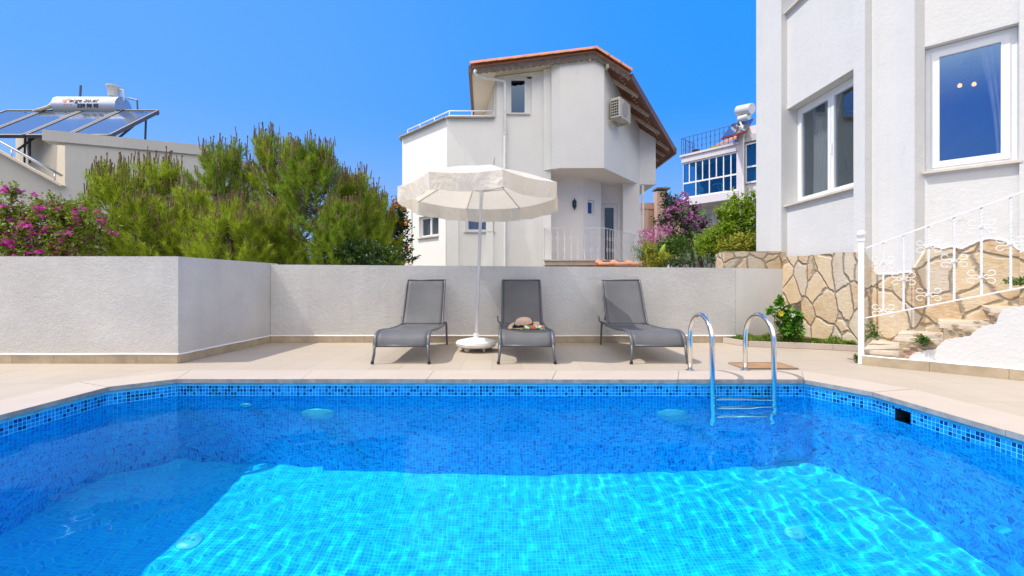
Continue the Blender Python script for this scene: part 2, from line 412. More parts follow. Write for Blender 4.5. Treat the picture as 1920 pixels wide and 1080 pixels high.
# skimmer box behind the slot
b = MB(); xs = lambda y: 3.03 + (2.95 - 3.03) * (y - .8) / 2.82
x0, x1, d = xs(SK[0]), xs(SK[1]), .18
A = [(x0, SK[0]), (x1, SK[1]), (x1 + d, SK[1]), (x0 + d, SK[0])]
b.quad((*A[0], SK[2]), (*A[1], SK[2]), (*A[2], SK[2]), (*A[3], SK[2])); b.quad((*A[0], SK[3]), (*A[1], SK[3]), (*A[2], SK[3]), (*A[3], SK[3]))
b.quad((*A[0], SK[2]), (*A[3], SK[2]), (*A[3], SK[3]), (*A[0], SK[3])); b.quad((*A[1], SK[2]), (*A[2], SK[2]), (*A[2], SK[3]), (*A[1], SK[3]))
b.quad((*A[3], SK[2]), (*A[2], SK[2]), (*A[2], SK[3]), (*A[3], SK[3]))
tag(b.build('skimmer_opening', simple('skimmer_plastic', (.02, .03, .04), .6)), 'dark skimmer slot in the tiled right wall of the pool', 'skimmer')

# water
rnd = random.Random(5); waves = []
for i in range(34):
    L = .10 + .75 * rnd.random() ** 1.6; an = rnd.uniform(0, 2 * pi)
    waves.append((2 * pi / L * cos(an), 2 * pi / L * sin(an), rnd.uniform(0, 6.28), .0009 * L))
import numpy as np
nx, ny = 400, 210
gx, gy = np.meshgrid(np.linspace(-3.37, 3.04, nx + 1), np.linspace(.79, 4.13, ny + 1))
gz = np.zeros_like(gx)
amp = .55 + .75 * np.clip((gx + .5) / 2.5, 0, 1) + .35 * np.sin(gx * 1.1 + 1) * np.cos(gy * 1.3)
for kx, ky, ph, A_ in waves: gz += A_ * np.sin(kx * gx + ky * gy + ph + .6 * np.sin(gx * 1.7 + gy))
gz = gz * amp * .9 + ZW
V = np.stack([gx, gy, gz], -1).reshape(-1, 3)
idx = (np.arange(ny)[:, None] * (nx + 1) + np.arange(nx)[None, :]).reshape(-1)
Fq = np.stack([idx, idx + 1, idx + nx + 2, idx + nx + 1], -1)
me = bpy.data.meshes.new('water'); me.from_pydata(V.tolist(), [], Fq.tolist()); me.polygons.foreach_set('use_smooth', [True] * len(Fq))
a = NT('pool_water')
rfn = a.n('ShaderNodeBsdfRefraction'); rfn.inputs['Color'].default_value = (.62, .96, 1.0, 1); rfn.inputs['Roughness'].default_value = 0; rfn.inputs['IOR'].default_value = 1.33
gls = a.n('ShaderNodeBsdfGlossy'); gls.inputs['Color'].default_value = (.24, .72, 1.0, 1); gls.inputs['Roughness'].default_value = 0
frs = a.n('ShaderNodeFresnel'); frs.inputs['IOR'].default_value = 1.33
fm = a.math('MULTIPLY', frs.outputs[0], .60)
mx = a.n('ShaderNodeMixShader'); a.l(fm, mx.inputs[0]); a.l(rfn.outputs[0], mx.inputs[1]); a.l(gls.outputs[0], mx.inputs[2]); a.l(mx.outputs[0], a.out.inputs[0]); a.t.nodes.remove(a.b)
me.materials.append(a.m)
wo = bpy.data.objects.new('pool_water', me); COL.objects.link(wo); tag(wo, kind='structure'); wo.cycles.is_caustics_caster = True

# ------------------------------------------------------------------ deck, coping, ground
def offset_poly(poly, d):
    n = len(poly); out = []
    for i in range(n):
        p0, p1, p2 = Vector(poly[i - 1]), Vector(poly[i]), Vector(poly[(i + 1) % n])
        e1 = (p1 - p0).normalized(); e2 = (p2 - p1).normalized()
        n1 = Vector((e1.y, -e1.x)); n2 = Vector((e2.y, -e2.x)); bis = (n1 + n2).normalized()
        out.append(p1 + bis * d / max(.3, bis.dot(n1)))
    return out
OUT = offset_poly(POOL, .40); INN = offset_poly(POOL, -.02)
def ring(outer, inner, z):
    o3 = [Vector((*p, z)) for p in outer]; i3 = [Vector((*p, z)) for p in inner]
    return o3 + i3, [tuple(t) for t in tessellate_polygon([o3, i3])]
a = NT('deck_tiles'); p = a.pos()
br = a.n('ShaderNodeTexBrick', offset=0.0); br.inputs['Scale'].default_value = 1.0
mp = a.n('ShaderNodeMapping'); mp.inputs['Location'].default_value = (-.184 + .312 * 20, -5.14 + .6 * 30, 0); a.l(p, mp.inputs[0]); a.l(mp.outputs[0], br.inputs['Vector'])
br.inputs['Brick Width'].default_value = .312; br.inputs['Row Height'].default_value = .6; br.inputs['Mortar Size'].default_value = .0038; br.inputs['Mortar Smooth'].default_value = .3
br.inputs['Color1'].default_value = (.40, .335, .265, 1); br.inputs['Color2'].default_value = (.44, .375, .30, 1); br.inputs['Mortar'].default_value = (.30, .25, .20, 1); br.inputs['Bias'].default_value = 0
st = a.noise(a.pos((.9, 14, 1)), 1.6, 6, .65); bl = a.noise(p, 1.1, 5, .6); fine = a.noise(p, 60, 3, .6)
c = a.mix(a.math('MULTIPLY', a.ramp(st, [(.35, 0.0), (.7, 1.0)]), .35), br.outputs[0], (.48, .42, .345))
c = a.mix(a.math('MULTIPLY', a.ramp(bl, [(.4, 0.0), (.75, 1.0)]), .30), c, (.40, .34, .27))
c = a.mix(a.math('MULTIPLY', fine, .12), c, (.3, .25, .2))
a.set(col=c, rough=a.math('ADD', a.math('MULTIPLY', bl, .3), .38), nrm=a.bump(a.math('SUBTRACT', fine, a.math('MULTIPLY', br.outputs['Fac'], 2.0)), .15, .002), spec=.35); M['deck'] = a.m
OD = [(-14, -6), (9.5, -6), (9.5, 9), (-14, 9)]
v, f = ring(OD, [tuple(p) for p in OUT], -.004)
b = MB(); b.add(v, f); tag(b.build('pool_deck', M['deck']), kind='structure')
a = NT('coping_marble'); p = a.pos()
n1 = a.noise(p, 3, 6, .7); n2 = a.noise(p, 26, 5, .7, .5)
c = a.mix(n1, (.42, .35, .29), (.53, .455, .39)); c = a.mix(a.math('MULTIPLY', a.ramp(n2, [(.56, 0.0), (.7, 1.0)]), .3), c, (.42, .33, .26))
a.set(col=c, rough=.5, nrm=a.bump(n2, .15, .003), spec=.35); M['coping'] = a.m
a_ = simple('coping_edge', (.30, .28, .26), .8, var=.3, vscale=15, bump=.4)
b = MB(); N = len(POOL)
for i in range(N):
    o0, o1, i0, i1 = OUT[i], OUT[(i + 1) % N], INN[i], INN[(i + 1) % N]
    L = (o1 - o0).length; k = max(1, round(L / 1.15)); gp = .0022 / L
    for j in range(k):
        t0, t1 = j / k + gp, (j + 1) / k - gp
        q = [o0.lerp(o1, t0), o0.lerp(o1, t1), i0.lerp(i1, t1), i0.lerp(i1, t0)]
        zt = .003 * rnd.random()
        top = [Vector((*x, zt)) for x in q]; bot = [Vector((*x, -.035)) for x in q]
        b.add(top, [(0, 1, 2, 3)], 0); b.add(top + bot, [(0, 4, 5, 1), (1, 5, 6, 2), (3, 7, 4, 0)], 0); b.add([top[2], top[3], bot[3], bot[2]], [(0, 1, 2, 3)], 1)
        b.add(bot, [(3, 2, 1, 0)], 1)
b.add([Vector((*p, -.02)) for p in OUT] + [Vector((*p, -.02)) for p in INN], [(i, (i + 1) % N, N + (i + 1) % N, N + i) for i in range(N)], 1)
tag(b.build('pool_coping', [M['coping'], a_]), kind='structure')
# ground sheet to the horizon with gentle rise behind
a = NT('dry_ground'); p = a.pos(); n1 = a.noise(p, .15, 6, .65); n2 = a.noise(p, 3, 5, .7)
c = a.mix(n1, (.16, .13, .08), (.06, .09, .03)); c = a.mix(a.math('MULTIPLY', n2, .4), c, (.25, .2, .14))
a.set(col=c, rough=.95, nrm=a.bump(n2, .6, .05)); M['ground'] = a.m
b = MB(); b.add(*ring([(-1500, -1500), (1500, -1500), (1500, 1500), (-1500, 1500)], [(-13.9, -5.9), (9.4, -5.9), (9.4, 8.9), (-13.9, 8.9)], -.03))
tag(b.build('ground', M['ground']), kind='structure')

# ------------------------------------------------------------------ pool fittings
def disc_light(x, z, lab):
    t = thing('pool_light', lab, 'pool light', (x, 4.115, z), 'round lamps on the far pool wall')
    local(t)
    R = Matrix.Rotation(pi / 2, 3, 'X')
    b = MB(); b.lathe([(.0, .045), (.08, .045), (.11, .03), (.142, .018), (.15, 0)], n=40, M=R); b.build('lamp_ring', M['pool_fitting'], t, smooth='auto')
    b = MB(); b.lathe([(0, .052), (.055, .052), (.072, .046)], n=32, M=R, cap=False); b.build('lens', simple('lens_plastic', (.25, .72, .82), .2), t, smooth=True)
    return t
disc_light(-1.68, -.74, 'round turquoise pool light on the far wall, left of the sun umbrella')
disc_light(1.526, -.74, 'round turquoise pool light on the far wall, next to the ladder')
b = MB(); R = Matrix.Rotation(pi / 2, 3, 'X'); b.lathe([(0, .012), (.022, .012), (.028, .02), (.055, .012), (.06, 0)], n=24, M=R)
o = b.build('water_inlet', M['pool_fitting'], smooth='auto'); o.location = (-2.33, 4.115, -.50)
tag(o, 'small round water inlet in the far pool wall left of both pool lights', 'inlet')
def floor_px(px, py, z):
    d = Vector(((px - CX) / F, 1, -(py - CY) / F)); t = (H - ZW) / -d.z; q = Vector((0, 0, H)) + d * t
    h = Vector((d.x, d.y)); mag = h.length; inc = math.atan(mag / -d.z); r = math.asin(sin(inc) / 1.33)
    q2 = Vector((q.x, q.y)) + h.normalized() * (ZW - z) * math.tan(r); return (q2.x, q2.y, z)
for (px, py, rr, lab) in ((357, 1012, .085, 'round turquoise drain on the pool floor at the edge of the shade'), (1490, 1000, .06, 'round pale drain on the sunlit pool floor below the ladder side')):
    b = MB(); b.lathe([(rr, 0), (rr, .01), (rr * .85, .022), (rr * .5, .026), (rr * .45, .02), (0, .02)], n=28, cap=False)
    b.lathe([(.012, .02), (.012, .03), (0, .03)], (.02, 0, 0), n=8, cap=False); b.lathe([(.012, .02), (.012, .03), (0, .03)], (-.02, .01, 0), n=8, cap=False)
    o = b.build('floor_drain', M['pool_fitting'], smooth='auto'); o.location = floor_px(px, py, ZF + .002)
    tag(o, lab, 'drain', 'drains on the pool floor')

# ladder
t = thing('pool_ladder', 'stainless steel pool ladder with two curved handrails at the far edge', 'ladder', (1.84, 4.5, 0))
def hoop(x):
    pts = [(x, 4.50, 0.0), (x, 4.50, .30)]
    for k in range(1, 14):
        an = pi * k / 14; pts.append((x, 4.26 + .24 * cos(an), .335 + .235 * sin(an)))
    pts += [(x, 4.02, .30), (x, 4.02, -.2), (x, 4.02, -.95), (x, 4.04, -1.0)]
    return pts
for x in (1.84, 2.385):
    b = MB(); b.tube(hoop(x), .0215, 16); h = b.build('handrail', M['ladder'], t, smooth=True)
    b = MB(); b.lathe([(.045, .003), (.045, .008), (.03, .014), (.024, .014)], (x, 4.5, 0), 20); b.build('floor_flange', M['ladder'], h, smooth='auto')
for z in (-.165, -.43, -.70):
    b = MB(); b.box((2.1125, 4.0, z), (.51, .075, .018), bev=.006)
    for k in range(4): b.box((2.1125, 3.975 + .017 * k, z + .011), (.44, .006, .005))
    b.build('step', M['ladder'], t, smooth='auto')

# drain cover in the deck
a = NT('rusty_mesh'); p = a.pos(); ck = a.n('ShaderNodeTexChecker'); ck.inputs['Scale'].default_value = 90; a.l(p, ck.inputs['Vector'])
c = a.mix(ck.outputs['Fac'], (.30, .14, .06), (.20, .09, .04)); c = a.mix(a.noise(p, 9, 4), c, (.42, .25, .13)); a.set(col=c, rough=.8, nrm=a.bump(ck.outputs['Fac'], .5, .004))
b = MB(); b.box((2.69, 4.74, .004), (.53, .33, .010), bev=.003)
t = tag(b.build('drain_cover', a.m), 'rusty brown square cover set in the deck behind the ladder', 'cover')
b = MB(); b.box((2.69, 4.581, .007), (.55, .012, .014)); b.box((2.69, 4.90, .007), (.55, .012, .014)); b.box((2.422, 4.74, .007), (.012, .31, .014)); b.box((2.958, 4.74, .007), (.012, .31, .014))
b.build('rim', simple('cover_rim', (.33, .25, .18), .7, var=.2), t)

# ------------------------------------------------------------------ garden walls
M['skirt'] = simple('skirting_tile', (.42, .33, .22), .55, var=.25, vscale=5, bump=.15, bscale=30)
def skirt(b, p0, p1, out, h=.085, n=.45, z0=0.0):
    p0 = Vector(p0); p1 = Vector(p1); d = p1 - p0; L = d.length; d.normalize(); o = Vector(out).normalized() * .012
    k = max(1, round(L / n))
    for i in range(k):
        a0 = p0 + d * (L * i / k + .0015) + o / 2; a1 = p0 + d * (L * (i + 1) / k - .0015) + o / 2
        b.bar((a0.x, a0.y, z0 + h / 2), (a1.x, a1.y, z0 + h / 2), .012, h + .006 * rnd.random())
def bead(b, p0, p1, out, z):
    o = Vector(out).normalized() * .006
    n = 14; pts = []
    for i in range(n + 1):
        q = Vector(p0).lerp(Vector(p1), i / n) + o; pts.append((q.x, q.y, z + rnd.uniform(-.003, .003)))
    b.tube(pts, .009, 6)
M['bead'] = simple('white_caulk', (.85, .85, .85), .6, var=.03)
WL = [(-12, 4.93), (-3.53, 4.93), (-3.41, 6.64), (3.38, 6.64), (4.27, 6.97)]
# left bay
t = thing('garden_wall', 'rough white plastered wall jutting forward at the left of the deck', 'wall', (-3.5, 4.9, 0))
b = MB(); b.prism([(-12, 4.93), (-3.53, 4.93), (-3.41, 6.64), (-3.41, 6.86), (-3.62, 6.86), (-3.73, 5.12), (-12, 5.12)], -.02, 1.155); b.build('wall', M['wall'], t)
b = MB(); skirt(b, (-12, 4.93), (-3.53, 4.93), (0, -1)); skirt(b, (-3.53, 4.93), (-3.41, 6.64), (1, 0)); b.build('skirting', M['skirt'], t)
b = MB(); bead(b, (-12, 4.93), (-3.52, 4.93), (0, -1), .095); bead(b, (-3.53, 4.93), (-3.41, 6.64), (1, 0), .095); b.build('caulk_line', M['bead'], t)
t = thing('garden_wall', 'long rough white wall behind the sun loungers', 'wall', (0, 6.64, 0))
b = MB(); vs = [(-3.405, 6.64, -.02), (3.38, 6.64, -.02), (3.38, 6.64, 1.085), (-3.405, 6.64, 1.135)]
b.slab(vs, (0, .2, 0)); b.build('wall', M['wall'], t)
b = MB(); skirt(b, (-3.39, 6.64), (3.38, 6.64), (0, -1)); b.build('skirting', M['skirt'], t)
b = MB(); bead(b, (-3.39, 6.64), (3.38, 6.64), (0, -1), .096); b.build('caulk_line', M['bead'], t)
t = thing('garden_wall', 'short smooth white wall end angled beside the stone cladding', 'wall', (3.8, 6.8, 0))
b = MB(); b.prism([(3.384, 6.64), (4.27, 6.97), (4.20, 7.16), (3.384, 6.85)], -.02, 1.082); b.build('wall', M['wall_smooth'], t)
b = MB(); skirt(b, (3.384, 6.64), (4.27, 6.97), (.3, -1)); b.build('skirting', M['skirt'], t)

# ------------------------------------------------------------------ sun loungers
a = NT('grey_sling_mesh'); uvw = a.coord('Object')
wv = a.noise(a.coord('Object', scale=(1, 1, 1)), 420, 1); n1 = a.noise(uvw, 3, 4)
c = a.mix(a.ramp(n1, [(.3, 0.0), (.7, 1.0)]), (.115, .117, .125), (.165, .167, .175)); c = a.mix(a.math('MULTIPLY', wv, .5), c, (.06, .06, .065))
a.set(col=c, rough=.55, nrm=a.bump(wv, .3, .001), spec=.35)
tr = a.n('ShaderNodeBsdfTransparent'); mx = a.n('ShaderNodeMixShader'); mx.inputs[0].default_value = .10
a.l(a.b.outputs[0], mx.inputs[1]); a.l(tr.outputs[0], mx.inputs[2]); a.l(mx.outputs[0], a.out.inputs[0]); M['sling'] = a.m
M['frame'] = simple('grey_aluminium', (.115, .12, .135), .42, metal=.35, var=.12, vscale=10)
def smooth_path(pts, n=5):
    pts = [Vector(p) for p in pts]; out = []
    for i in range(len(pts) - 1):
        p0, p1, p2, p3 = pts[max(i - 1, 0)], pts[i], pts[i + 1], pts[min(i + 2, len(pts) - 1)]
        for k in range(n):
            t = k / n
            out.append(.5 * ((2 * p1) + (-p0 + p2) * t + (2 * p0 - 5 * p1 + 4 * p2 - p3) * t * t + (-p0 + 3 * p1 - 3 * p2 + p3) * t ** 3))
    out.append(pts[-1]); return out
def sling(name, prof, hw0, hw1, parent, sag=.012):
    b = MB(); N_ = 12; vs = []; n = len(prof)
    for i, (y, z) in enumerate(prof):
        hw = hw0 + (hw1 - hw0) * i / (n - 1)
        edge = min(1, i / 4, (n - 1 - i) / 4)
        for k in range(N_ + 1):
            x = -hw + 2 * hw * k / N_; s_ = 1 - (x / hw) ** 2
            vs.append((x, y, z - sag * s_ * edge))
    fs = [(i * (N_ + 1) + k, i * (N_ + 1) + k + 1, (i + 1) * (N_ + 1) + k + 1, (i + 1) * (N_ + 1) + k) for i in range(n - 1) for k in range(N_)]
    b.add(vs, fs); o = b.build(name, M['sling'], parent, smooth=True)
    sd = o.modifiers.new('thickness', 'SOLIDIFY'); sd.thickness = .003
    return o
def make_lounger():
    t = thing('sun_lounger', '', 'sun lounger', (0, 0, 0), 'grey sun loungers against the wall'); local(t)
    # local y = distance from the front foot line
    seat = smooth_path([(0, .025, .175), (0, .035, .235), (0, .075, .295), (0, .16, .33), (0, .30, .335), (0, .62, .312), (0, 1.0, .302), (0, 1.27, .305)], 4)
    prof = [(p.y, p.z) for p in seat]
    sling('seat', prof, .272, .272, t)
    bk = smooth_path([(0, 1.265, .315), (0, 1.36, .45), (0, 1.50, .70), (0, 1.585, .86), (0, 1.625, .905)], 4)
    sling('backrest', [(p.y, p.z) for p in bk], .262, .255, t)
    for s_ in (-1, 1):
        b = MB(); b.tube([(s_ * .288, p.y, p.z - .004) for p in seat] + [(s_ * .288, 1.40, .318), (s_ * .290, 1.50, .315)], .0135, 10, flat=1.5); b.build('side_rail', M['frame'], t, smooth=True)
        b = MB(); b.tube([(s_ * .288, .025, .20), (s_ * .292, .018, .10), (s_ * .305, -.005, 0)], .0145, 10); l = b.build('leg', M['frame'], t, smooth=True)
        b = MB(); b.tube([(s_ * .305, -.005, 0), (s_ * .304, -.003, .022)], .018, 10); b.build('rubber_foot', M['blackmetal'], l)
        b = MB(); b.tube(smooth_path([(s_ * .29, 1.45, .318), (s_ * .293, 1.50, .30), (s_ * .296, 1.525, .25), (s_ * .30, 1.53, .10), (s_ * .305, 1.535, 0)], 4), .0145, 10); b.build('leg', M['frame'], t, smooth=True)
        b = MB(); b.tube([(s_ * .245, 1.43, .55), (s_ * .25, 1.52, .34)], .010, 8); b.build('backrest_strut', M['frame'], t, smooth=True)
    b = MB(); pts = [(-.272, p.y, p.z) for p in bk] + [(.268, p.y, p.z) for p in reversed(bk)]
    b.tube([(-.276, 1.26, .305)] + [(-.274 + .008 * i / len(bk), p.y, p.z) for i, p in enumerate(bk)], .0125, 10)
    b.tube([(.276, 1.26, .305)] + [(.274 - .008 * i / len(bk), p.y, p.z) for i, p in enumerate(bk)], .0125, 10)
    b.tube([(-.266, 1.625, .905), (.266, 1.625, .905)], .0125, 10); b.build('backrest_frame', M['frame'], t, smooth=True)
    for y, z in ((.030, .190), (1.29, .285), (1.50, .30)):
        b = MB(); b.tube([(-.288, y, z), (.288, y, z)], .011, 8); b.build('crossbar', M['frame'], t, smooth=True)
    b = MB(); b.tube([(-.29, 1.50, .30), (-.33, 1.50, .33), (-.335, 1.52, .40)], .009, 8); b.build('backrest_catch', M['frame'], t, smooth=True)
    return t
L0 = make_lounger(); L0.location = (-1.107, 4.88, 0); L0['label'] = 'empty grey mesh sun lounger left of the umbrella pole'
dup(L0, (.245, 4.88, 0), 'grey mesh sun lounger carrying a hat and a magazine')
dup(L0, (1.668, 4.88, 0), 'empty grey mesh sun lounger nearest to the pool ladder')

# things on the middle lounger (seat height there about .31)
SX, SY, SZ = .245, 4.88, .305
hat = thing('sun_hat', 'beige sun hat with dark brown band on the middle lounger', 'hat', (.245, 5.63, SZ))
b = MB(); R = Matrix.Rotation(radians(-6), 3, 'Y') @ Matrix.Rotation(radians(14), 3, 'X')
prof = [(0, .118), (.045, .115), (.075, .10), (.092, .07), (.10, .03), (.115, .018), (.15, .012), (.175, .018)]
n = 40; vs = []; fs = []
for r_, z_ in prof:
    for k in range(n):
        an = 2 * pi * k / n; rr = r_ * (1 + .07 * cos(2 * an)); vs.append(R @ Vector((rr * cos(an) * 1.05, rr * sin(an) * .8, z_ + (.012 * sin(3 * an + 1) * (r_ / .17) ** 2))) + Vector((.245, 5.63, SZ + .02)))
for i in range(len(prof) - 1):
    for k in range(n): fs.append((i * n + k, i * n + (k + 1) % n, (i + 1) * n + (k + 1) % n, (i + 1) * n + k))
b.add(vs, fs); b.build('hat_body', simple('straw_felt', (.60, .42, .30), .9, var=.15, vscale=40, bump=.6, bscale=120), hat, smooth=True)
b = MB(); pts = [R @ Vector((.105 * cos(2 * pi * k / 30) * 1.07, .106 * sin(2 * pi * k / 30) * .8, .036)) + Vector((.245, 5.63, SZ + .02)) for k in range(30)]
b.tube(pts, .012, 6, closed=True); b.build('hat_band', simple('dark_band', (.03, .02, .018), .8), hat, smooth=True)
sg = thing('sunglasses', 'black sunglasses lying in front of the sun hat', 'sunglasses', (.17, 5.46, SZ))
b = MB()
for cx_ in (-.035, .035): b.tube([(.17 + cx_ + .03 * cos(2 * pi * k / 18), 5.445, SZ + .034 + .022 * sin(2 * pi * k / 18)) for k in range(18)], .0045, 6, closed=True)
b.tube([(.165, 5.445, SZ + .04), (.175, 5.445, SZ + .04)], .004, 6); b.build('frame', M['blackmetal'], sg, smooth=True)
b = MB()
for cx_ in (-.035, .035): b.add([(.17 + cx_ + .029 * cos(2 * pi * k / 18), 5.446, SZ + .034 + .021 * sin(2 * pi * k / 18)) for k in range(18)], [tuple(range(18))])
b.build('lens', simple('dark_lens', (.01, .01, .012), .1), sg)
for s_ in (-1, 1):
    b = MB(); b.tube(smooth_path([(.17 + s_ * .066, 5.447, SZ + .04), (.17 + s_ * .07, 5.52, SZ + .04), (.17 + s_ * .068, 5.57, SZ + .03), (.17 + s_ * .06, 5.60, SZ + .01)], 4), .004, 6); b.build('temple_arm', M['blackmetal'], sg, smooth=True)
b = MB(); vs = []; fs = []; rr2 = random.Random(4)
n, m_ = 18, 8
for i in range(m_):
    for k in range(n):
        an = 2 * pi * k / n; r_ = [0, .03, .055, .07, .078, .08, .078, .07][i] * (1 + .10 * sin(3 * an + i)); z_ = [.05, .049, .045, .036, .026, .016, .008, .001][i]
        vs.append((.335 + r_ * cos(an) * .95, 5.50 + r_ * sin(an) * .7, SZ + z_ + .003 * sin(5 * an)))
for i in range(m_ - 1):
    for k in range(n): fs.append((i * n + k, i * n + (k + 1) % n, (i + 1) * n + (k + 1) % n, (i + 1) * n + k))
b.add(vs, fs); tag(b.build('folded_cloth', simple('red_cloth', (.55, .05, .05), .85, var=.2, vscale=30, bump=.5, bscale=60), smooth=True, origin=(.335, 5.5, SZ)), 'crumpled red cloth between the hat and the magazine', 'cloth')
# magazine: open page plus rolled half
a = NT('magazine_print'); p = a.coord('Object'); vr = a.n('ShaderNodeTexVoronoi'); vr.inputs['Scale'].default_value = 28; a.l(p, vr.inputs['Vector'])
sep = a.n('ShaderNodeSeparateColor'); a.l(vr.outputs['Color'], sep.inputs[0])
c = a.ramp(sep.outputs[0], [(0, (.10, .22, .04)), (.3, (.25, .33, .05)), (.5, (.62, .58, .35)), (.65, (.7, .68, .6)), (.8, (.45, .14, .06)), (1, (.12, .3, .12))], 'CONSTANT'); a.set(col=c, rough=.35)
mag = thing('magazine', 'open magazine with a colourful rolled cover on the middle lounger', 'magazine', (.25, 5.36, SZ))
b = MB(); R = Matrix.Rotation(radians(9), 3, 'Z')
pts = [R @ Vector((.0 + .235 * k / 8, 0, .034)) + Vector((.24, 5.33, SZ - .002)) for k in range(9)]
b.tube(pts, .032, 18, caps=False); b.build('rolled_cover', a.m, mag, smooth=True)
b = MB(); b.tube([pts[0] + Vector((-.002, 0, 0)), pts[0] + Vector((.01, 0, 0))], .026, 16); b.build('paper_edge', simple('page_paper', (.5, .48, .44), .8), mag)
b = MB()
for k in range(7): 
    z_ = SZ + .004 + k * .0022; b.quad((.02 + .004 * k, 5.35, z_), (.245, 5.30, z_ + .012), (.26, 5.44, z_ + .012), (.05 + .003 * k, 5.46, z_))
o = b.build('pages', a.m, mag); sd = o.modifiers.new('thickness', 'SOLIDIFY'); sd.thickness = .001

# ------------------------------------------------------------------ umbrella
UX, UY = -.356, 5.84
um = thing('sun_umbrella', 'large off-white octagonal sun umbrella with deep valance on a white pole', 'umbrella', (UX, UY, 0))
a = NT('umbrella_cloth'); p = a.pos(); n1 = a.noise(p, 2.6, 5, .6); n2 = a.noise(a.pos((1, 1, .35)), 9, 5, .65, .8)
c = a.mix(a.ramp(n1, [(.35, 0.0), (.7, 1.0)]), (.76, .71, .62), (.84, .82, .78)); c = a.mix(a.math('MULTIPLY', a.ramp(n1, [(.6, 0.0), (.75, 1.0)]), .35), c, (.6, .5, .33))
a.set(col=c, rough=.85, nrm=a.bump(a.math('ADD', n2, a.math('MULTIPLY', a.noise(p, 4.5, 3, .5, 1.5), 1.3)), .7, .035), spec=.2)
tl = a.n('ShaderNodeBsdfTranslucent'); tl.inputs['Color'].default_value = (.92, .80, .62, 1); mx = a.n('ShaderNodeMixShader'); mx.inputs[0].default_value = .42
a.l(a.b.outputs[0], mx.inputs[1]); a.l(tl.outputs[0], mx.inputs[2]); a.l(mx.outputs[0], a.out.inputs[0]); M['umb'] = a.m
rot = radians(-22.5 - 7.5); UR = 1.05; RC = Vector((-.29, 5.85, 0))
TX, TY = radians(-2.6), radians(.4)
TM = Matrix.Rotation(TX, 3, 'X') @ Matrix.Rotation(TY, 3, 'Y')
def up(v): return TM @ Vector(v) + Vector((RC.x, RC.y, 2.03))
def corner(k, r=UR, z=0): an = rot + k * pi / 4; return Vector((r * cos(an), r * sin(an), z))
TOPZ = .34
b = MB(); NS = 10; NR = 8; rw = random.Random(9)
for k in range(8):
    vs = []; fs = []
    for i in range(NR + 1):
        t_ = i / NR
        for j in range(NS + 1):
            s_ = j / NS; c0 = corner(k); c1 = corner(k + 1); q = c0.lerp(c1, s_) * t_
            sag_ = -.022 * sin(pi * s_) * t_ ** 1.5 + .0
            inward = 1 - .015 * sin(pi * s_) * t_
            z = TOPZ * (1 - t_) ** 1.0 + .035 * sin(pi * t_) + sag_
            vs.append(up((q.x * inward, q.y * inward, z)))
    for i in range(NR):
        for j in range(NS): q = i * (NS + 1) + j; fs.append((q, q + 1, q + NS + 2, q + NS + 1))
    b.add(vs, fs)
o = b.build('canopy', M['umb'], um, smooth=True)
for k in range(8):
    b = MB(); vs = []; fs = []; NSV = 26; ph = rw.uniform(0, 6)
    for i in range(6):
        t_ = i / 5
        for j in range(NSV + 1):
            s_ = j / NSV; c0 = corner(k); c1 = corner(k + 1); q = c0.lerp(c1, s_)
            inward = (1 - .015 * sin(pi * s_)) + .012 * t_ * sin(9 * s_ + ph) + .006 * t_ * sin(23 * s_ + ph * 2) - .02 * t_ * sin(pi * s_)
            z = -.022 * sin(pi * s_) - .19 * t_ - .004 * t_ * sin(pi * s_) + .004 * t_ * sin(14 * s_ + ph)
            vs.append(up((q.x * inward, q.y * inward, z)))
    for i in range(5):
        for j in range(NSV): q = i * (NSV + 1) + j; fs.append((q, q + 1, q + NSV + 2, q + NSV + 1))
    b.add(vs, fs); b.build('valance', M['umb'], um, smooth=True)
M['ribs'] = simple('rib_paint', (.50, .47, .43), .5, var=.1)
hubz = .02
for k in range(8):
    b = MB(); b.tube([up(corner(k, .03, TOPZ - .03)), up(corner(k, .5, TOPZ * .52 + .02)), up(corner(k, UR * .995, -.012))], .0065, 6); rb = b.build('rib', M['ribs'], um, smooth=True)
    b = MB(); b.tube([up(corner(k, .045, hubz)), up(corner(k, .56, TOPZ * .47))], .0055, 6); b.build('strut', M['ribs'], rb, smooth=True)
pt = up((0, 0, TOPZ + .01)); hb = up((0, 0, hubz))
b = MB(); b.tube([(UX, UY, .12), hb.lerp(Vector((UX, UY, .12)), .02), pt], .0215, 16); b.build('pole', simple('pole_paint', (.70, .69, .67), .4, var=.06), um, smooth=True)
b = MB(); b.tube([hb + Vector((0, 0, -.06)), hb + Vector((0, 0, .04))], .032, 16); b.tube([hb + Vector((0, 0, -.005)), hb + Vector((0, 0, .022))], .052, 16); b.tube([hb + Vector((.02, -.03, -.1)), hb + Vector((.02, -.03, -.03))], .008, 8)
b.build('hub', M['pvc'], um, smooth='auto')
b = MB(); b.lathe([(0, .055), (.235, .055), (.255, .07), (.262, .10), (.252, .112), (.255, .118), (.24, .128), (.12, .155), (.05, .165), (.034, .168), (.034, .22), (.0, .22)], (UX, UY, 0), 48, cap=False)
bs = b.build('base', simple('white_base_plastic', (.72, .71, .69), .45, var=.12, vscale=8), um, smooth='auto')
mwheel = simple('cream_wheel', (.55, .48, .36), .6, var=.2)
for k in range(5):
    b = MB(); an = 2 * pi * k / 5 + .3; c_ = Vector((UX + .18 * cos(an), UY + .18 * sin(an), .032)); dx = Vector((cos(an + 1), sin(an + 1), 0)) * .012
    b.tube([c_ - dx, c_ + dx], .032, 14); b.tube([c_, c_ + Vector((0, 0, .03))], .012, 8)
    b.build('castor', mwheel, bs, smooth='auto')
b = MB(); b.tube([(UX + .25, UY - .12, .095), (UX + .31, UY - .13, .095)], .006, 6); b.build('lock_pin', M['bead'], bs)

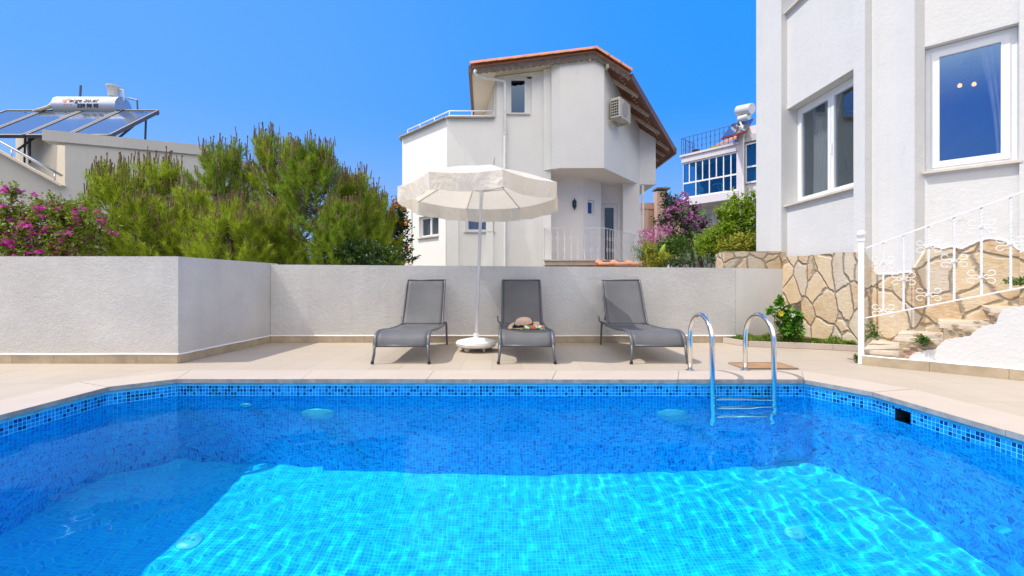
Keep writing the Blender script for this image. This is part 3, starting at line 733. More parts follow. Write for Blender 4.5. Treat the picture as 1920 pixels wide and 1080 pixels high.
# ------------------------------------------------------------------ wall panels with openings
def wall_panel(b, p0, p1, z0, z1, holes=(), depth=.2, mi=0, topf=None):
    """face from p0 to p1 (xy), outward = right-hand side; holes (s0,s1,z0,z1); reveals go inward"""
    p0 = Vector(p0[:2]); p1 = Vector(p1[:2]); d = p1 - p0; L = d.length; d.normalize(); inn = Vector((-d.y, d.x))
    ss = sorted({0.0, L} | {h[0] for h in holes} | {h[1] for h in holes}); ss = [s for s in ss if -1e-6 <= s <= L + 1e-6]
    zz = sorted({z0, z1} | {h[2] for h in holes} | {h[3] for h in holes})
    pt = lambda s, z, o=0: (p0.x + d.x * s + inn.x * o, p0.y + d.y * s + inn.y * o, z)
    for i in range(len(ss) - 1):
        for j in range(len(zz) - 1):
            sm, zm = (ss[i] + ss[i + 1]) / 2, (zz[j] + zz[j + 1]) / 2
            if any(h[0] < sm < h[1] and h[2] < zm < h[3] for h in holes): continue
            ta, tb = zz[j + 1], zz[j + 1]
            if topf and j == len(zz) - 2: ta, tb = topf(pt(ss[i], 0)), topf(pt(ss[i + 1], 0))
            b.quad(pt(ss[i], zz[j]), pt(ss[i + 1], zz[j]), pt(ss[i + 1], tb), pt(ss[i], ta), mi)
    for s0, s1, a0, a1 in [h[:4] for h in holes]:
        b.quad(pt(s0, a0), pt(s0, a0, depth), pt(s0, a1, depth), pt(s0, a1), mi); b.quad(pt(s1, a0, depth), pt(s1, a0), pt(s1, a1), pt(s1, a1, depth), mi)
        b.quad(pt(s0, a1), pt(s0, a1, depth), pt(s1, a1, depth), pt(s1, a1), mi); b.quad(pt(s0, a0, depth), pt(s0, a0), pt(s1, a0), pt(s1, a0, depth), mi)
def window(parent, p0, p1, s0, s1, z0, z1, inset=.15, sashes=1, fr=.055, sill=True, glass='glass', curtain=None, room=1.2, handle=False, mull=None, name='window', out=0.0, ext=.03, framew=.04):
    p0 = Vector(p0[:2]); p1 = Vector(p1[:2]); d = (p1 - p0).normalized(); inn = Vector((-d.y, d.x))
    pt = lambda s, z, o: Vector((p0.x + d.x * s + inn.x * o, p0.y + d.y * s + inn.y * o, z))
    Mx = Matrix(((d.x, inn.x, 0), (d.y, inn.y, 0), (0, 0, 1)))
    b = MB()
    def rect(a0, a1, c0, c1, w_, o, t):
        b.box(pt((a0 + a1) / 2, c1 - w_ / 2, o), (a1 - a0, t, w_), M=Mx); b.box(pt((a0 + a1) / 2, c0 + w_ / 2, o), (a1 - a0, t, w_), M=Mx)
        b.box(pt(a0 + w_ / 2, (c0 + c1) / 2, o), (w_, t, c1 - c0 - 2 * w_), M=Mx); b.box(pt(a1 - w_ / 2, (c0 + c1) / 2, o), (w_, t, c1 - c0 - 2 * w_), M=Mx)
    rect(s0 + .002, s1 - .002, z0 + .002, z1 - .002, framew, inset, .06)
    f = b.build(name, M['pvc'], parent)
    ww = (s1 - s0 - 2 * framew) / sashes
    for k in range(sashes):
        a0 = s0 + framew + ww * k + .003; a1 = a0 + ww - .006; c0, c1 = z0 + framew + .003, z1 - framew - .003
        b = MB(); rect(a0, a1, c0, c1, fr, inset - .012, .055)
        b2 = MB(); b2.box(pt((a0 + a1) / 2, (c0 + c1) / 2, inset - .01), (a1 - a0 - 2 * fr + .01, .008, c1 - c0 - 2 * fr + .01), M=Mx)
        b.build('sash', M['pvc'], f); b2.build('pane', M[glass], f)
        if handle and k == 1:
            b = MB(); q = pt(a0 + fr * .5, (c0 + c1) / 2 - .05, inset - .045); b.box(q, (.025, .015, .07), M=Mx); b.box(q + Vector((0, 0, -.05)), (.018, .03, .12), M=Mx); b.build('handle', M['pvc'], f)
    if sill:
        b = MB(); b.box(pt((s0 + s1) / 2, z0 - .012, inset / 2 - .035), (s1 - s0 + 2 * ext, inset + .05, .028), M=Mx); b.build('sill', M['sill'], parent if False else f)
    # room behind the glass
    b = MB(); e = .35; o0, o1 = inset + .06, inset + room
    A0, A1, C0, C1 = s0 - e * 0 - .0, s1 + 0, z0, z1
    q = [pt(A0, C0, o0), pt(A1, C0, o0), pt(A1, C1, o0), pt(A0, C1, o0), pt(A0 - .1, C0 - .1, o1), pt(A1 + .1, C0 - .1, o1), pt(A1 + .1, C1 + .1, o1), pt(A0 - .1, C1 + .1, o1)]
    b.add(q, [(0, 1, 5, 4), (1, 2, 6, 5), (2, 3, 7, 6), (3, 0, 4, 7), (4, 5, 6, 7)]); b.build('room_interior', M['room'], f)
    if curtain:
        for (t0, t1, b0, b1) in curtain:      # fractions of width at top and bottom
            b = MB(); n, m_ = 40, 10; vs = []
            for i in range(m_ + 1):
                v_ = i / m_; zc = z1 - .03 - (z1 - z0 - .05) * v_
                k_ = sin(pi * v_ * .5) ; l0 = t0 + (b0 - t0) * k_; l1 = t1 + (b1 - t1) * k_
                for j in range(n + 1):
                    u_ = l0 + (l1 - l0) * j / n
                    vs.append(pt(s0 + (s1 - s0) * u_, zc, inset + .12 + .022 * sin(j / n * pi * 11 + v_) + .006 * sin(j * 1.7)))
            b.add(vs, [(i * (n + 1) + j, i * (n + 1) + j + 1, (i + 1) * (n + 1) + j + 1, (i + 1) * (n + 1) + j) for i in range(m_) for j in range(n)])
            b.build('curtain', M['curtain'], f, smooth=True)
    return f
M['sill'] = simple('marble_sill', (.62, .56, .49), .5, var=.15, vscale=10)

# ------------------------------------------------------------------ right villa
a = NT('crazy_paving_stone'); p = a.pos((1, 1, 1.0))
dn = a.noise(p, 2.2, 4, .55, col=True); dd = a.vmath('SCALE', a.vmath('SUBTRACT', dn, (.5, .5, .5))); [x for x in a.t.nodes if x.type == 'VECT_MATH'][-1].inputs['Scale'].default_value = .20
pp = a.vmath('ADD', p, dd); mpv = a.n('ShaderNodeMapping'); mpv.inputs['Scale'].default_value = (1.0, 1.0, .82); a.l(pp, mpv.inputs[0])
v1 = a.n('ShaderNodeTexVoronoi', feature='DISTANCE_TO_EDGE'); v1.inputs['Scale'].default_value = 3.0; a.l(mpv.outputs[0], v1.inputs['Vector'])
v2 = a.n('ShaderNodeTexVoronoi', feature='F1'); v2.inputs['Scale'].default_value = 3.0; a.l(mpv.outputs[0], v2.inputs['Vector'])
sep = a.n('ShaderNodeSeparateColor'); a.l(v2.outputs['Color'], sep.inputs[0])
cs = a.ramp(sep.outputs[0], [(0, (.46, .30, .16)), (.2, (.58, .45, .29)), (.36, (.53, .46, .36)), (.52, (.60, .45, .27)), (.68, (.48, .42, .35)), (.84, (.52, .38, .22))], 'CONSTANT')
rotv = a.n('ShaderNodeVectorRotate', rotation_type='Z_AXIS'); a.l(p, rotv.inputs['Vector'])
ms = a.n('ShaderNodeMapping'); ms.inputs['Scale'].default_value = (7, 7, 26); ms.inputs['Rotation'].default_value = (.5, .4, 0); a.l(pp, ms.inputs[0])
stv = a.noise(ms.outputs[0], 2.2, 6, .68); blot = a.noise(p, 5, 5, .65)
cs = a.mix(a.math('MULTIPLY', a.ramp(stv, [(.36, 0.0), (.64, 1.0)]), .72), cs, (.70, .60, .45)); cs = a.mix(a.math('MULTIPLY', a.ramp(blot, [(.5, 0.0), (.72, 1.0)]), .5), cs, (.50, .28, .11))
gr = a.ramp(v1.outputs['Distance'], [(.018, 1.0), (.034, 0.0)])
cm = a.mix(a.noise(p, 30, 4, .7), (.27, .22, .17), (.42, .36, .28)); c = a.mix(gr, cs, cm)
h = a.math('ADD', a.math('MULTIPLY', a.ramp(v1.outputs['Distance'], [(.014, 0.0), (.06, 1.0)]), 1.0), a.math('ADD', a.math('MULTIPLY', stv, .35), a.math('MULTIPLY', sep.outputs[1], .5)))
a.set(col=c, rough=.85, nrm=a.bump(h, .9, .025), spec=.25); M['stone'] = a.m

U = Vector((.72, -.69)).normalized()
A_out = [(4.60, 8.30), (4.60, 7.55), (4.70, 7.55), (4.70, 5.99), (4.60, 5.99), (4.60, 5.80), (4.69, 5.80), (4.69, 5.70), (4.80, 5.60), (4.80, 5.32), (4.92, 5.32)]
Q0 = Vector((4.92, 5.32)); Q1 = Q0 + U * .73
Q1b = Q1 - Vector((-U.y, U.x)) * .05; Q2 = Q1b + U * .5; Q2b = Q2 + Vector((-U.y, U.x)) * .05; Q3 = Q2b + U * 3.2
vil = thing('white_villa', 'tall white plastered villa above a stone base at the right edge', 'house', (4.6, 5.8, 0)); local(vil); vil.location = (0, 0, 0)
ZV = 9.0
b = MB(); segs = list(zip(A_out[:-1], A_out[1:]))
for i, (s0, s1) in enumerate(segs):
    h = ()
    if i == 2: h = [(0.0, 1.56, 2.15, 3.745), (0.0, 1.56, 5.35, 6.9)]
    wall_panel(b, s0, s1, 0, ZV, h, .2)
wall_panel(b, Q0, Q1, 0, ZV, [(.0, .73, 2.16, 3.625), (.0, .73, 5.35, 6.9)], .12)
for s0, s1 in ((Q1, Q1b), (Q1b, Q2), (Q2, Q2b), (Q2b, Q3)): wall_panel(b, s0, s1, 0, ZV)
wall_panel(b, Q3, (12, Q3.y), 0, ZV); wall_panel(b, (12, Q3.y), (12, 8.30), 0, ZV); wall_panel(b, (12, 8.30), (4.60, 8.30), 0, ZV)
b.build('walls', M['house2'], vil)
b = MB(); b.prism([(4.3, 8.6), (4.3, 5.5), (tuple(Q0 - Vector((.5, .3)))), tuple(Q3 - Vector((.4, .6))), (12.3, Q3.y - .5), (12.3, 8.6)], ZV, ZV + .25); b.build('roof', M['house2'], vil)
wA = window(vil, (4.70, 7.55), (4.70, 5.99), 0.0, 1.56, 2.15, 3.74, inset=.2, sashes=2, curtain=[(.10, .50, .10, .34)], glass='glass_clear', handle=True, room=2.5, ext=.0, fr=.06, framew=.05)
window(vil, (4.70, 7.55), (4.70, 5.99), 0.0, 1.56, 5.35, 6.9, inset=.2, sashes=2, glass='glass', room=2.5, ext=.0)
wB = window(vil, Q0, Q1, .0, .73, 2.16, 3.62, inset=.12, sashes=1, curtain=[(.60, 1.0, .80, 1.0)], glass='glass', room=2.5, ext=.02, fr=.07, framew=.05)
window(vil, Q0, Q1, .0, .73, 5.35, 6.9, inset=.12, sashes=1, glass='glass', room=2.5, ext=.0)
# lit ceiling lamp in the room of window B
q = Vector((Q0.x, Q0.y, 0)) + Vector((U.x, U.y, 0)) * .40 + Vector((-U.y, U.x, 0)) * .70
a = NT('lit_bulb'); a.b.inputs['Emission Color'].default_value = (1, .33, .03, 1); a.b.inputs['Emission Strength'].default_value = 4.5; a.set(col=(.9, .6, .3)); M['bulb'] = a.m
lp = thing('ceiling_lamp', 'lit ceiling lamp with orange bulbs seen through the big window', 'lamp', tuple(q + Vector((0, 0, 3.55))))
b = MB(); b.lathe([(.07, 3.56), (.07, 3.60), (0, 3.6)], (q.x, q.y, 0), 16); b.tube([(q.x, q.y, 3.56), (q.x, q.y, 3.38)], .008, 6)
for k in range(4):
    an = k * pi / 2 + .5; b.tube([(q.x, q.y, 3.38), (q.x + .08 * cos(an), q.y + .08 * sin(an), 3.37), (q.x + .10 * cos(an), q.y + .10 * sin(an), 3.33)], .007, 6)
b.build('lamp_frame', M['blackmetal'], lp)
for k in range(4):
    an = k * pi / 2 + .5
    if k > 1: continue
    b = MB(); b.lathe([(0, -.03), (.018, -.022), (.022, 0), (.012, .02), (0, .022)], (q.x + .10 * cos(an), q.y + .10 * sin(an), 3.315), 10, cap=False); b.build('bulb', M['bulb'], lp, smooth=True)

# stone cladding: slabs a little proud of the plaster, with a broken top edge
def clad(b, p0, p1, tops, off=.03, zb=0.0):
    p0 = Vector(p0[:2]); p1 = Vector(p1[:2]); d = p1 - p0; L = d.length; d.normalize(); o = -Vector((-d.y, d.x)) * off
    pts = [(p0.x + o.x, p0.y + o.y, zb), (p1.x + o.x, p1.y + o.y, zb)]
    for s, z in reversed(tops): q = p0 + d * s * L + o; pts.append((q.x, q.y, z))
    b.slab(pts, (-o.x * 1.2, -o.y * 1.2, 0))
def jag(z0, z1, n, r, seed):
    rj = random.Random(seed); return [(i / n, z0 + (z1 - z0) * i / n + (rj.uniform(-r, r))) for i in range(n + 1)]
b = MB(); clad(b, (4.60, 7.47), (4.60, 5.80), jag(1.285, 1.275, 9, .012, 1), .035)
clad(b, (4.565, 5.80), (4.69, 5.80), jag(1.26, 1.1, 2, .01, 2), .03); clad(b, (4.69, 5.78), (4.69, 5.70), jag(1.05, .98, 2, .01, 3), .03)
clad(b, (4.69, 5.70), (4.80, 5.60), jag(.97, .97, 3, .012, 3)); clad(b, (4.80, 5.60), (4.80, 5.32), jag(.97, 1.0, 4, .015, 4)); clad(b, (4.77, 5.32), (4.92, 5.32), [(0, 1.03), (.5, 1.15), (1, 1.27)], .03)
clad(b, Q0, Q1, [(0, 1.28), (.1, 1.29), (.2, 1.25), (.32, 1.27), (.42, 1.24), (.5, 1.28), (.62, 1.33), (.7, 1.34), (.85, 1.31), (.93, 1.28), (1, 1.20)], .035)
clad(b, Q1b, Q2, jag(1.2, 1.15, 4, .03, 8), .03)
clad(b, Q2b, Q3, jag(1.3, 1.3, 8, .03, 9), .03)
st = b.build('stone_base', M['stone'], vil)
# thick white plaster lip along the stone's upper edge
b = MB()
def lip(p0, p1, tops, off=.03):
    p0 = Vector(p0[:2]); p1 = Vector(p1[:2]); d = p1 - p0; L = d.length; d.normalize(); o = -Vector((-d.y, d.x)) * off
    pts = []; rj = random.Random(3)
    for i in range(len(tops) - 1):
        for k in range(4):
            t_ = k / 4; s = tops[i][0] * (1 - t_) + tops[i + 1][0] * t_; z = tops[i][1] * (1 - t_) + tops[i + 1][1] * t_; q = p0 + d * s * L + o; pts.append((q.x, q.y, z + rj.uniform(-.005, .005)))
    q = p0 + d * L + o; pts.append((q.x, q.y, tops[-1][1])); b.tube(pts, .014, 6)
lip((4.69, 5.70), (4.80, 5.60), jag(.98, .98, 3, .012, 3)); lip((4.80, 5.60), (4.80, 5.32), jag(.98, 1.01, 4, .015, 4))
lip(Q0, Q1, [(0, 1.29), (.1, 1.30), (.2, 1.26), (.32, 1.28), (.42, 1.25), (.5, 1.29), (.62, 1.34), (.7, 1.35), (.85, 1.32), (.93, 1.29), (1, 1.21)], .035)
b.build('plaster_lip', M['bead'], vil, smooth=True)

# low stone wall behind the white wall
sw = thing('stone_wall', 'low wall of irregular tan stones behind the white garden wall', 'wall', (4.0, 7.5, 0))
b = MB(); rj = random.Random(12); pts = [(3.61, 7.46, 0), (4.62, 7.46, 0)] + [(4.62 - 1.01 * i / 10, 7.46, 1.375 + rj.uniform(-.02, .02) - .02 * (i > 7)) for i in range(11)]
b.slab(pts, (0, .3, 0)); b.build('wall', M['stone'], sw)
b = MB(); b.box((4.1, 7.61, 1.372), (.9, .24, .03)); b.build('cap', simple('mortar_cap', (.33, .29, .23), .9, var=.3, bump=.6, bscale=20, bdist=.01), sw)

# ------------------------------------------------------------------ stairs
PP = Vector((3.835, 4.87)); V2 = Vector((-U.y, U.x))
a = NT('stair_stone'); p = a.pos(); ms = a.n('ShaderNodeMapping'); ms.inputs['Scale'].default_value = (3, 3, 12); a.l(p, ms.inputs[0])
n1 = a.noise(ms.outputs[0], 3, 6, .7); n2 = a.noise(p, 5, 5, .7); n3 = a.noise(p, 22, 5, .7)
c = a.mix(n1, (.34, .24, .15), (.56, .44, .30)); c = a.mix(a.ramp(n2, [(.5, 0.0), (.7, .6)]), c, (.48, .40, .33)); c = a.mix(a.ramp(n3, [(.60, 0.0), (.7, .6)]), c, (.20, .15, .11))
a.set(col=c, rough=.8, nrm=a.bump(a.math('ADD', n3, n1), .9, .02), spec=.25); M['stairstone'] = a.m
M['brick'] = simple('old_pink_plaster', (.50, .30, .21), .9, var=.35, vscale=12, bump=.9, bscale=25, bdist=.02)
M['tread'] = simple('lit_tread_stone', (.60, .50, .38), .8, var=.22, vscale=9, bump=.7, bscale=24, bdist=.01)  # lit look of the tread tops put into the colour as lighter stone
stz = thing('stone_staircase', 'weathered stone steps rising to the right with a white plastered stringer', 'stairs', (PP.x, PP.y, 0))
steps = [(0.01, .15), (.285, .305), (.61, .46), (.95, .625), (1.28, .78), (1.6, .94), (1.92, 1.09), (2.24, 1.25), (2.56, 1.28)]
def sp(s, v, z): q = PP + U * s + V2 * v; return Vector((q.x, q.y, z))
for i, (s, z) in enumerate(steps):
    s2 = steps[i + 1][0] if i + 1 < len(steps) else 4.2
    b = MB(); zb = 0 if i < 1 else steps[i - 1][1] - .02
    rj = random.Random(20 + i)
    # tread slab with a rough nose
    nn = 7; top = [sp(s - .02 + rj.uniform(-.008, .008), .02 + (1.16 if i else 1.12) * k / nn, z) for k in range(nn + 1)] + [sp(s2 + .02, .02 + 1.16, z), sp(s2 + .02, .02, z)]
    b.slab(top, (0, 0, -.035)); b.build('tread', M['tread'], stz); b = MB()
    zb = 0 if i < 1 else steps[i - 1][1] - .03
    rise = [sp(s + .012 + rj.uniform(-.004, .004), .018, zb), sp(s + .012, 1.16, zb), sp(s2 + .05, 1.16, zb), sp(s2 + .05, .018, zb)]
    b.slab(rise, (0, 0, z - .036 - zb))
    b.build('step', M['stairstone'], stz)
    # block face under the tread on the near side
# near side: rough stone / pink rubble band above the white stringer
def wp(px, py, off=0.0):
    s, z = plane_hit(px, py, PP, U); return s, z
white_edge = [(1613, 676), (1660, 678), (1702, 679), (1706, 668), (1716, 662), (1735, 657), (1752, 655), (1762, 646), (1772, 637), (1795, 634), (1818, 630), (1832, 618), (1842, 612), (1858, 609), (1868, 607), (1872, 592), (1879, 581), (1898, 577), (1920, 573)]
we = [wp(x, y) for x, y in white_edge]
sA = we[-1][0]; zA = we[-1][1]
for k in range(1, 9): we.append((sA + .33 * k, zA + .155 * k + rnd.uniform(-.02, .02)))
b = MB(); fine_ = []
for i in range(len(we) - 1):
    for k in range(5):
        t_ = k / 5; fine_.append((we[i][0] * (1 - t_) + we[i + 1][0] * t_, we[i][1] * (1 - t_) + we[i + 1][1] * t_ + rnd.uniform(-.006, .006)))
fine_.append(we[-1]); sE = we[-1][0]
poly = [sp(0, -.035, .02), sp(sE, -.035, .02)] + [sp(s, -.035, z) for s, z in reversed(fine_)]
b.slab(poly, tuple(Vector((V2.x, V2.y, 0)) * .05)); b.build('stringer', M['house2'], stz)
b = MB()
prof = [(0.0, 0.0)]
for i, (s, z) in enumerate(steps[:-1]):
    prof.append((s + .05, z - .12)); prof.append((steps[i + 1][0] + .05, z - .12))
prof += [(4.2, steps[-1][1] - .035), (4.2, 0)]
b.slab([sp(s, .012, z) for s, z in prof], tuple(Vector((V2.x, V2.y, 0)) * .9)); b.build('core', M['brick'], stz)
b = MB(); skirt(b, tuple(PP - V2 * .035), tuple(PP + U * 4.2 - V2 * .035), tuple(-V2), h=.085, n=.55); b.build('skirting', M['skirt'], stz)
b = MB(); bead(b, tuple(PP - V2 * .035), tuple(PP + U * 2.5 - V2 * .035), tuple(-V2), .095); b.build('caulk_line', M['bead'], stz)
# broken stones where the edge of the steps has lost its plaster
b = MB(); rj = random.Random(33)
for (px, py, r_) in ((1720, 628, .05), (1728, 644, .045), (1700, 655, .04), (1712, 650, .04), (1745, 640, .04), (1760, 628, .035), (1790, 610, .035), (1812, 620, .04), (1832, 604, .03), (1800, 624, .03), (1780, 618, .03), (1850, 600, .03), (1860, 590, .03), (1735, 652, .03)):
    s, z = wp(px, py); c_ = sp(s, -.0, z); vs = []; n_ = 8
    for i in range(5):
        for k in range(n_):
            th = pi * i / 4; an = 2 * pi * k / n_; r2 = r_ * .62 * (1 + rj.uniform(-.3, .3)); vs.append(c_ + Vector((U.x * cos(an) * sin(th) * r2 * 1.3 + V2.x * sin(an) * sin(th) * r2 * .5, U.y * cos(an) * sin(th) * r2 * 1.3 + V2.y * sin(an) * sin(th) * r2 * .5, cos(th) * r2 * .7)))
    b.add(vs, [(i * n_ + k, i * n_ + (k + 1) % n_, (i + 1) * n_ + (k + 1) % n_, (i + 1) * n_ + k) for i in range(4) for k in range(n_)])
b.build('rubble_edge', M['stairstone'], stz)

# stair railing
rl = thing('stair_railing', 'white wrought iron stair railing with twisted bars and scrolls', 'railing', (PP.x, PP.y, 0))
ZS = (1.225, .487)
def rail_top(s): return 1.225 + .405 * s
def rail_bot(s): return .487 + .30 * s
b = MB(); b.box((PP.x - .012, PP.y, .66), (.05, .05, 1.32), rz=atan2(U.y, U.x)); b.box((PP.x - .012, PP.y, 1.325), (.064, .064, .02), rz=atan2(U.y, U.x))
b.lathe([(.0, 1.335), (.02, 1.335), (.018, 1.35), (.036, 1.365), (.042, 1.39), (.034, 1.415), (.014, 1.43), (0, 1.432)], (PP.x - .012, PP.y, 0), 18, cap=False)
b.build('post', M['white_paint'], rl, smooth='auto')
b = MB(); b.bar(sp(.0, 0, rail_top(0)), sp(2.6, 0, rail_top(2.6)), .03, .014); b.build('top_rail', M['white_paint'], rl)
b = MB(); b.bar(sp(.0, 0, rail_bot(0)), sp(2.6, 0, rail_bot(2.6)), .022, .012); b.build('bottom_rail', M['white_paint'], rl)
def twist(b, p0, p1, w_=.012, turns=14):
    p0 = Vector(p0); p1 = Vector(p1); n_ = turns * 8; vs = []; fs = []
    for i in range(n_ + 1):
        t_ = i / n_; q = p0.lerp(p1, t_); k_ = min(1, max(0, (t_ - .03) / .02), max(0, (.97 - t_) / .02)); an = t_ * turns * pi / 2 * 1.0
        for k in range(4):
            aa = an + k * pi / 2; vs.append(q + Vector((cos(aa) * w_, sin(aa) * w_, 0)))
    for i in range(n_):
        for k in range(4): fs.append((i * 4 + k, i * 4 + (k + 1) % 4, i * 4 + 4 + (k + 1) % 4, i * 4 + 4 + k))
    b.add(vs, fs)
def scroll(b, s, z, w_=.075, h_=.075, r=.0042, org=sp):
    for sx in (-1, 1):
        for sz in (-1, 1):
            pts = [(0.0, .003), (w_ * .12, .0 + .004)]
            for k in range(24):
                t_ = k / 23; th = radians(-140 + 305 * t_); rad = h_ * .42 * (1 - .62 * max(0, t_ - .42) / .58)
                pts.append((w_ * .58 + rad * cos(th) * w_ / h_ * .80, h_ * .56 + rad * sin(th)))
            pp_ = [org(s + sx * x, 0, z + sz * y) for x, y in pts]
            b.tube(pp_, r, 5)
bal = [1656, 1694, 1741, 1789, 1840, 1895]
scr = {0: [492, 582], 1: [523], 2: [462, 552], 3: [489], 4: [425, 519], 5: [457]}
for i, px in enumerate(bal):
    s, _ = plane_hit(px, 500, PP, U); b = MB(); twist(b, sp(s, 0, rail_bot(s)), sp(s, 0, rail_top(s)), .0105, 26); bb = b.build('baluster', M['white_paint'], rl)
    for py in scr[i]:
        b = MB(); _, z = plane_hit(px, py, PP, U); scroll(b, s, z, .100, .072, .0036); b.box(sp(s, 0, z), (.03, .03, .022)); b.build('scroll', M['white_paint'], bb, smooth='auto')
for k in range(1, 7):
    s = 1.12 + .165 * k; b = MB(); twist(b, sp(s, 0, rail_bot(s)), sp(s, 0, rail_top(s)), .0105, 26); bb = b.build('baluster', M['white_paint'], rl)
    b = MB(); scroll(b, s, (rail_bot(s) + rail_top(s)) / 2 + (.15 if k % 2 else -.0), .105, .078); b.build('scroll', M['white_paint'], bb, smooth='auto')

# ------------------------------------------------------------------ white house behind the wall
hz = thing('white_house', 'white two storey house with angled walls and a terracotta roof behind the umbrella', 'house', (1.0, 14, 0)); local(hz); hz.location = (0, 0, 0)
def zroof(x): return 7.46 - .125 * (2.6 - x) if x < 2.6 else 7.46 - .64 * (x - 2.6)
def zr(p): return zroof(p[0]) - .14
b = MB()
TB = [(-3.40, 20), (-3.40, 15.2), (-1.68, 13.4), (0.02, 13.4)]     # terrace block
wall_panel(b, TB[0], TB[1], 0, 5.70)
c_len = (Vector(TB[2]) - Vector(TB[1])).length
wall_panel(b, TB[1], TB[2], 0, 5.70, [(1.0, 2.12, 2.28, 2.95)], .14)
wall_panel(b, TB[2], TB[3], 0, 5.70, [(.55, 1.38, 2.37, 2.95)], .14)
b.quad((-3.3, 20, 5.2), (-3.3, 15.2, 5.2), (-1.6, 13.5, 5.2), (0, 13.5, 5.2))
b.build('terrace_block', M['house'], hz)
# pilasters and panels of the ground floor
b = MB(); d_ = (Vector(TB[2]) - Vector(TB[1])).normalized(); n_ = Vector((d_.y, -d_.x))
def strip(p0, d, s0, s1, z0, z1, o=.05):
    n_ = Vector((d.y, -d.x)); q = [Vector(p0) + d * s0, Vector(p0) + d * s1]; q = q + [x + n_ * o for x in reversed(q)]
    b.prism([tuple(x) for x in q], z0, z1)
strip(TB[1], d_, 0, .62, 0, 3.6); strip(TB[1], d_, 2.14, c_len, 0, 3.6)
for x0_, x1_ in ((-1.68, -1.62 + .28), (-.55 + .02, -.32)): b.prism([(x0_, 13.4), (x1_, 13.4), (x1_, 13.34), (x0_, 13.34)], 0, 3.6)
b.build('pilaster', M['house'], hz)
window(hz, TB[1], TB[2], 1.0, 2.12, 2.28, 2.95, fr=.035, inset=.12, sashes=2, glass='glass_clear', curtain=[(0, 1, 0, 1)], ext=.04)
window(hz, TB[2], TB[3], .55, 1.38, 2.37, 2.95, fr=.03, inset=.12, sashes=2, glass='glass_clear', curtain=[(0, .42, 0, .42), (.58, 1, .58, 1)], ext=.04)
# main block wall with the tall window, pillar and the projecting upper room
b = MB()
wall_panel(b, (0.02, 13.47), (1.16, 13.47), 0, 7.0, [(.13, .80, 5.86, 7.0)], .12)
b.quad((.68, 13.57, 5.86), (.83, 13.57, 5.86), (.83, 13.57, 7.0), (.68, 13.57, 7.0)); b.quad((.15, 13.57, 6.95), (.83, 13.57, 6.95), (.83, 13.57, 7.0), (.15, 13.57, 7.0))
b.add([(0.02, 13.47, 7.0), (1.16, 13.47, 7.0), (1.16, 13.47, zr((1.16,))), (0.02, 13.47, zr((0.02,)))], [(0, 1, 2, 3)])
wall_panel(b, (-.28, 14.6), (-.28, 13.47), 4.9, 7.0, topf=zr); wall_panel(b, (-.28, 13.47), (.02, 13.47), 4.9, 7.0, topf=zr)
wall_panel(b, (1.16, 13.47), (1.16, 13.36), 0, 7.0, topf=zr); wall_panel(b, (1.16, 13.36), (1.38, 13.36), 0, 7.0, topf=zr); 
wall_panel(b, (1.38, 13.36), (1.38, 13.22), 4.17, 7.0, topf=zr); wall_panel(b, (1.38, 13.22), (1.62, 13.10), 4.17, 7.0, topf=zr)
b.add([(1.62, 13.10, 4.17), (2.88, 13.10, 4.17), (2.88, 13.10, zr((2.88,))), (2.6, 13.10, zr((2.6,))), (1.62, 13.10, zr((1.62,)))], [(0, 1, 2, 3, 4)])
wall_panel(b, (2.88, 13.10), (4.56, 15.3), 4.17, 5.9, topf=zr); wall_panel(b, (4.56, 15.3), (5.10, 15.3), 4.17, 5.5, topf=zr); wall_panel(b, (5.10, 15.3), (5.10, 20), 4.17, 5.4, topf=zr)
# underside of the overhang
b.add([(1.16, 13.36, 4.17), (1.38, 13.22, 4.17), (1.62, 13.10, 4.17), (2.88, 13.10, 4.17), (4.56, 15.3, 4.17), (5.10, 15.3, 4.17), (5.10, 20, 4.17), (1.16, 20, 4.17)], [tuple(range(8))])
b.build('upper_walls', M['house'], hz)
b = MB()   # ground floor behind the balcony
wall_panel(b, (1.38, 13.36), (1.38, 14.3), 0, 4.17); wall_panel(b, (1.38, 14.3), (2.48, 14.3), 0, 4.17)
wall_panel(b, (2.48, 14.3), (3.20, 15.0), 0, 4.17, [(.24, .62, 3.02, 3.52)], .1)
wall_panel(b, (3.20, 15.0), (3.20, 15.5), 0, 4.17); wall_panel(b, (3.20, 15.5), (3.95, 15.5), 0, 4.17, [(.10, .68, 1.52, 3.56)], .1)
wall_panel(b, (3.95, 15.5), (3.95, 15.1), 0, 4.17); wall_panel(b, (3.95, 15.1), (4.50, 15.1), 0, 4.17); wall_panel(b, (4.50, 15.1), (4.50, 20), 0, 4.17)
b.build('ground_floor_walls', M['house'], hz)
window(hz, (0.02, 13.47), (1.16, 13.47), .13, .66, 5.86, 6.95, inset=.10, sashes=1, glass='glass_dark', ext=.10, fr=.03, framew=.032)
window(hz, (2.48, 14.3), (3.20, 15.0), .24, .62, 3.02, 3.52, inset=.08, sashes=1, glass='glass_dark', sill=False, fr=.03)
dr = window(hz, (3.20, 15.5), (3.95, 15.5), .10, .68, 1.52, 3.56, inset=.08, sashes=1, glass='glass_clear', curtain=[(0, 1, 0, 1)], sill=False, name='balcony_door', fr=.09)
# cream terrace wall under the left eave
b = MB(); wall_panel(b, (-.72, 16.4), (-.22, 13.6), 5.1, 7.0, topf=zr); b.build('terrace_wall', M['cream'], hz)
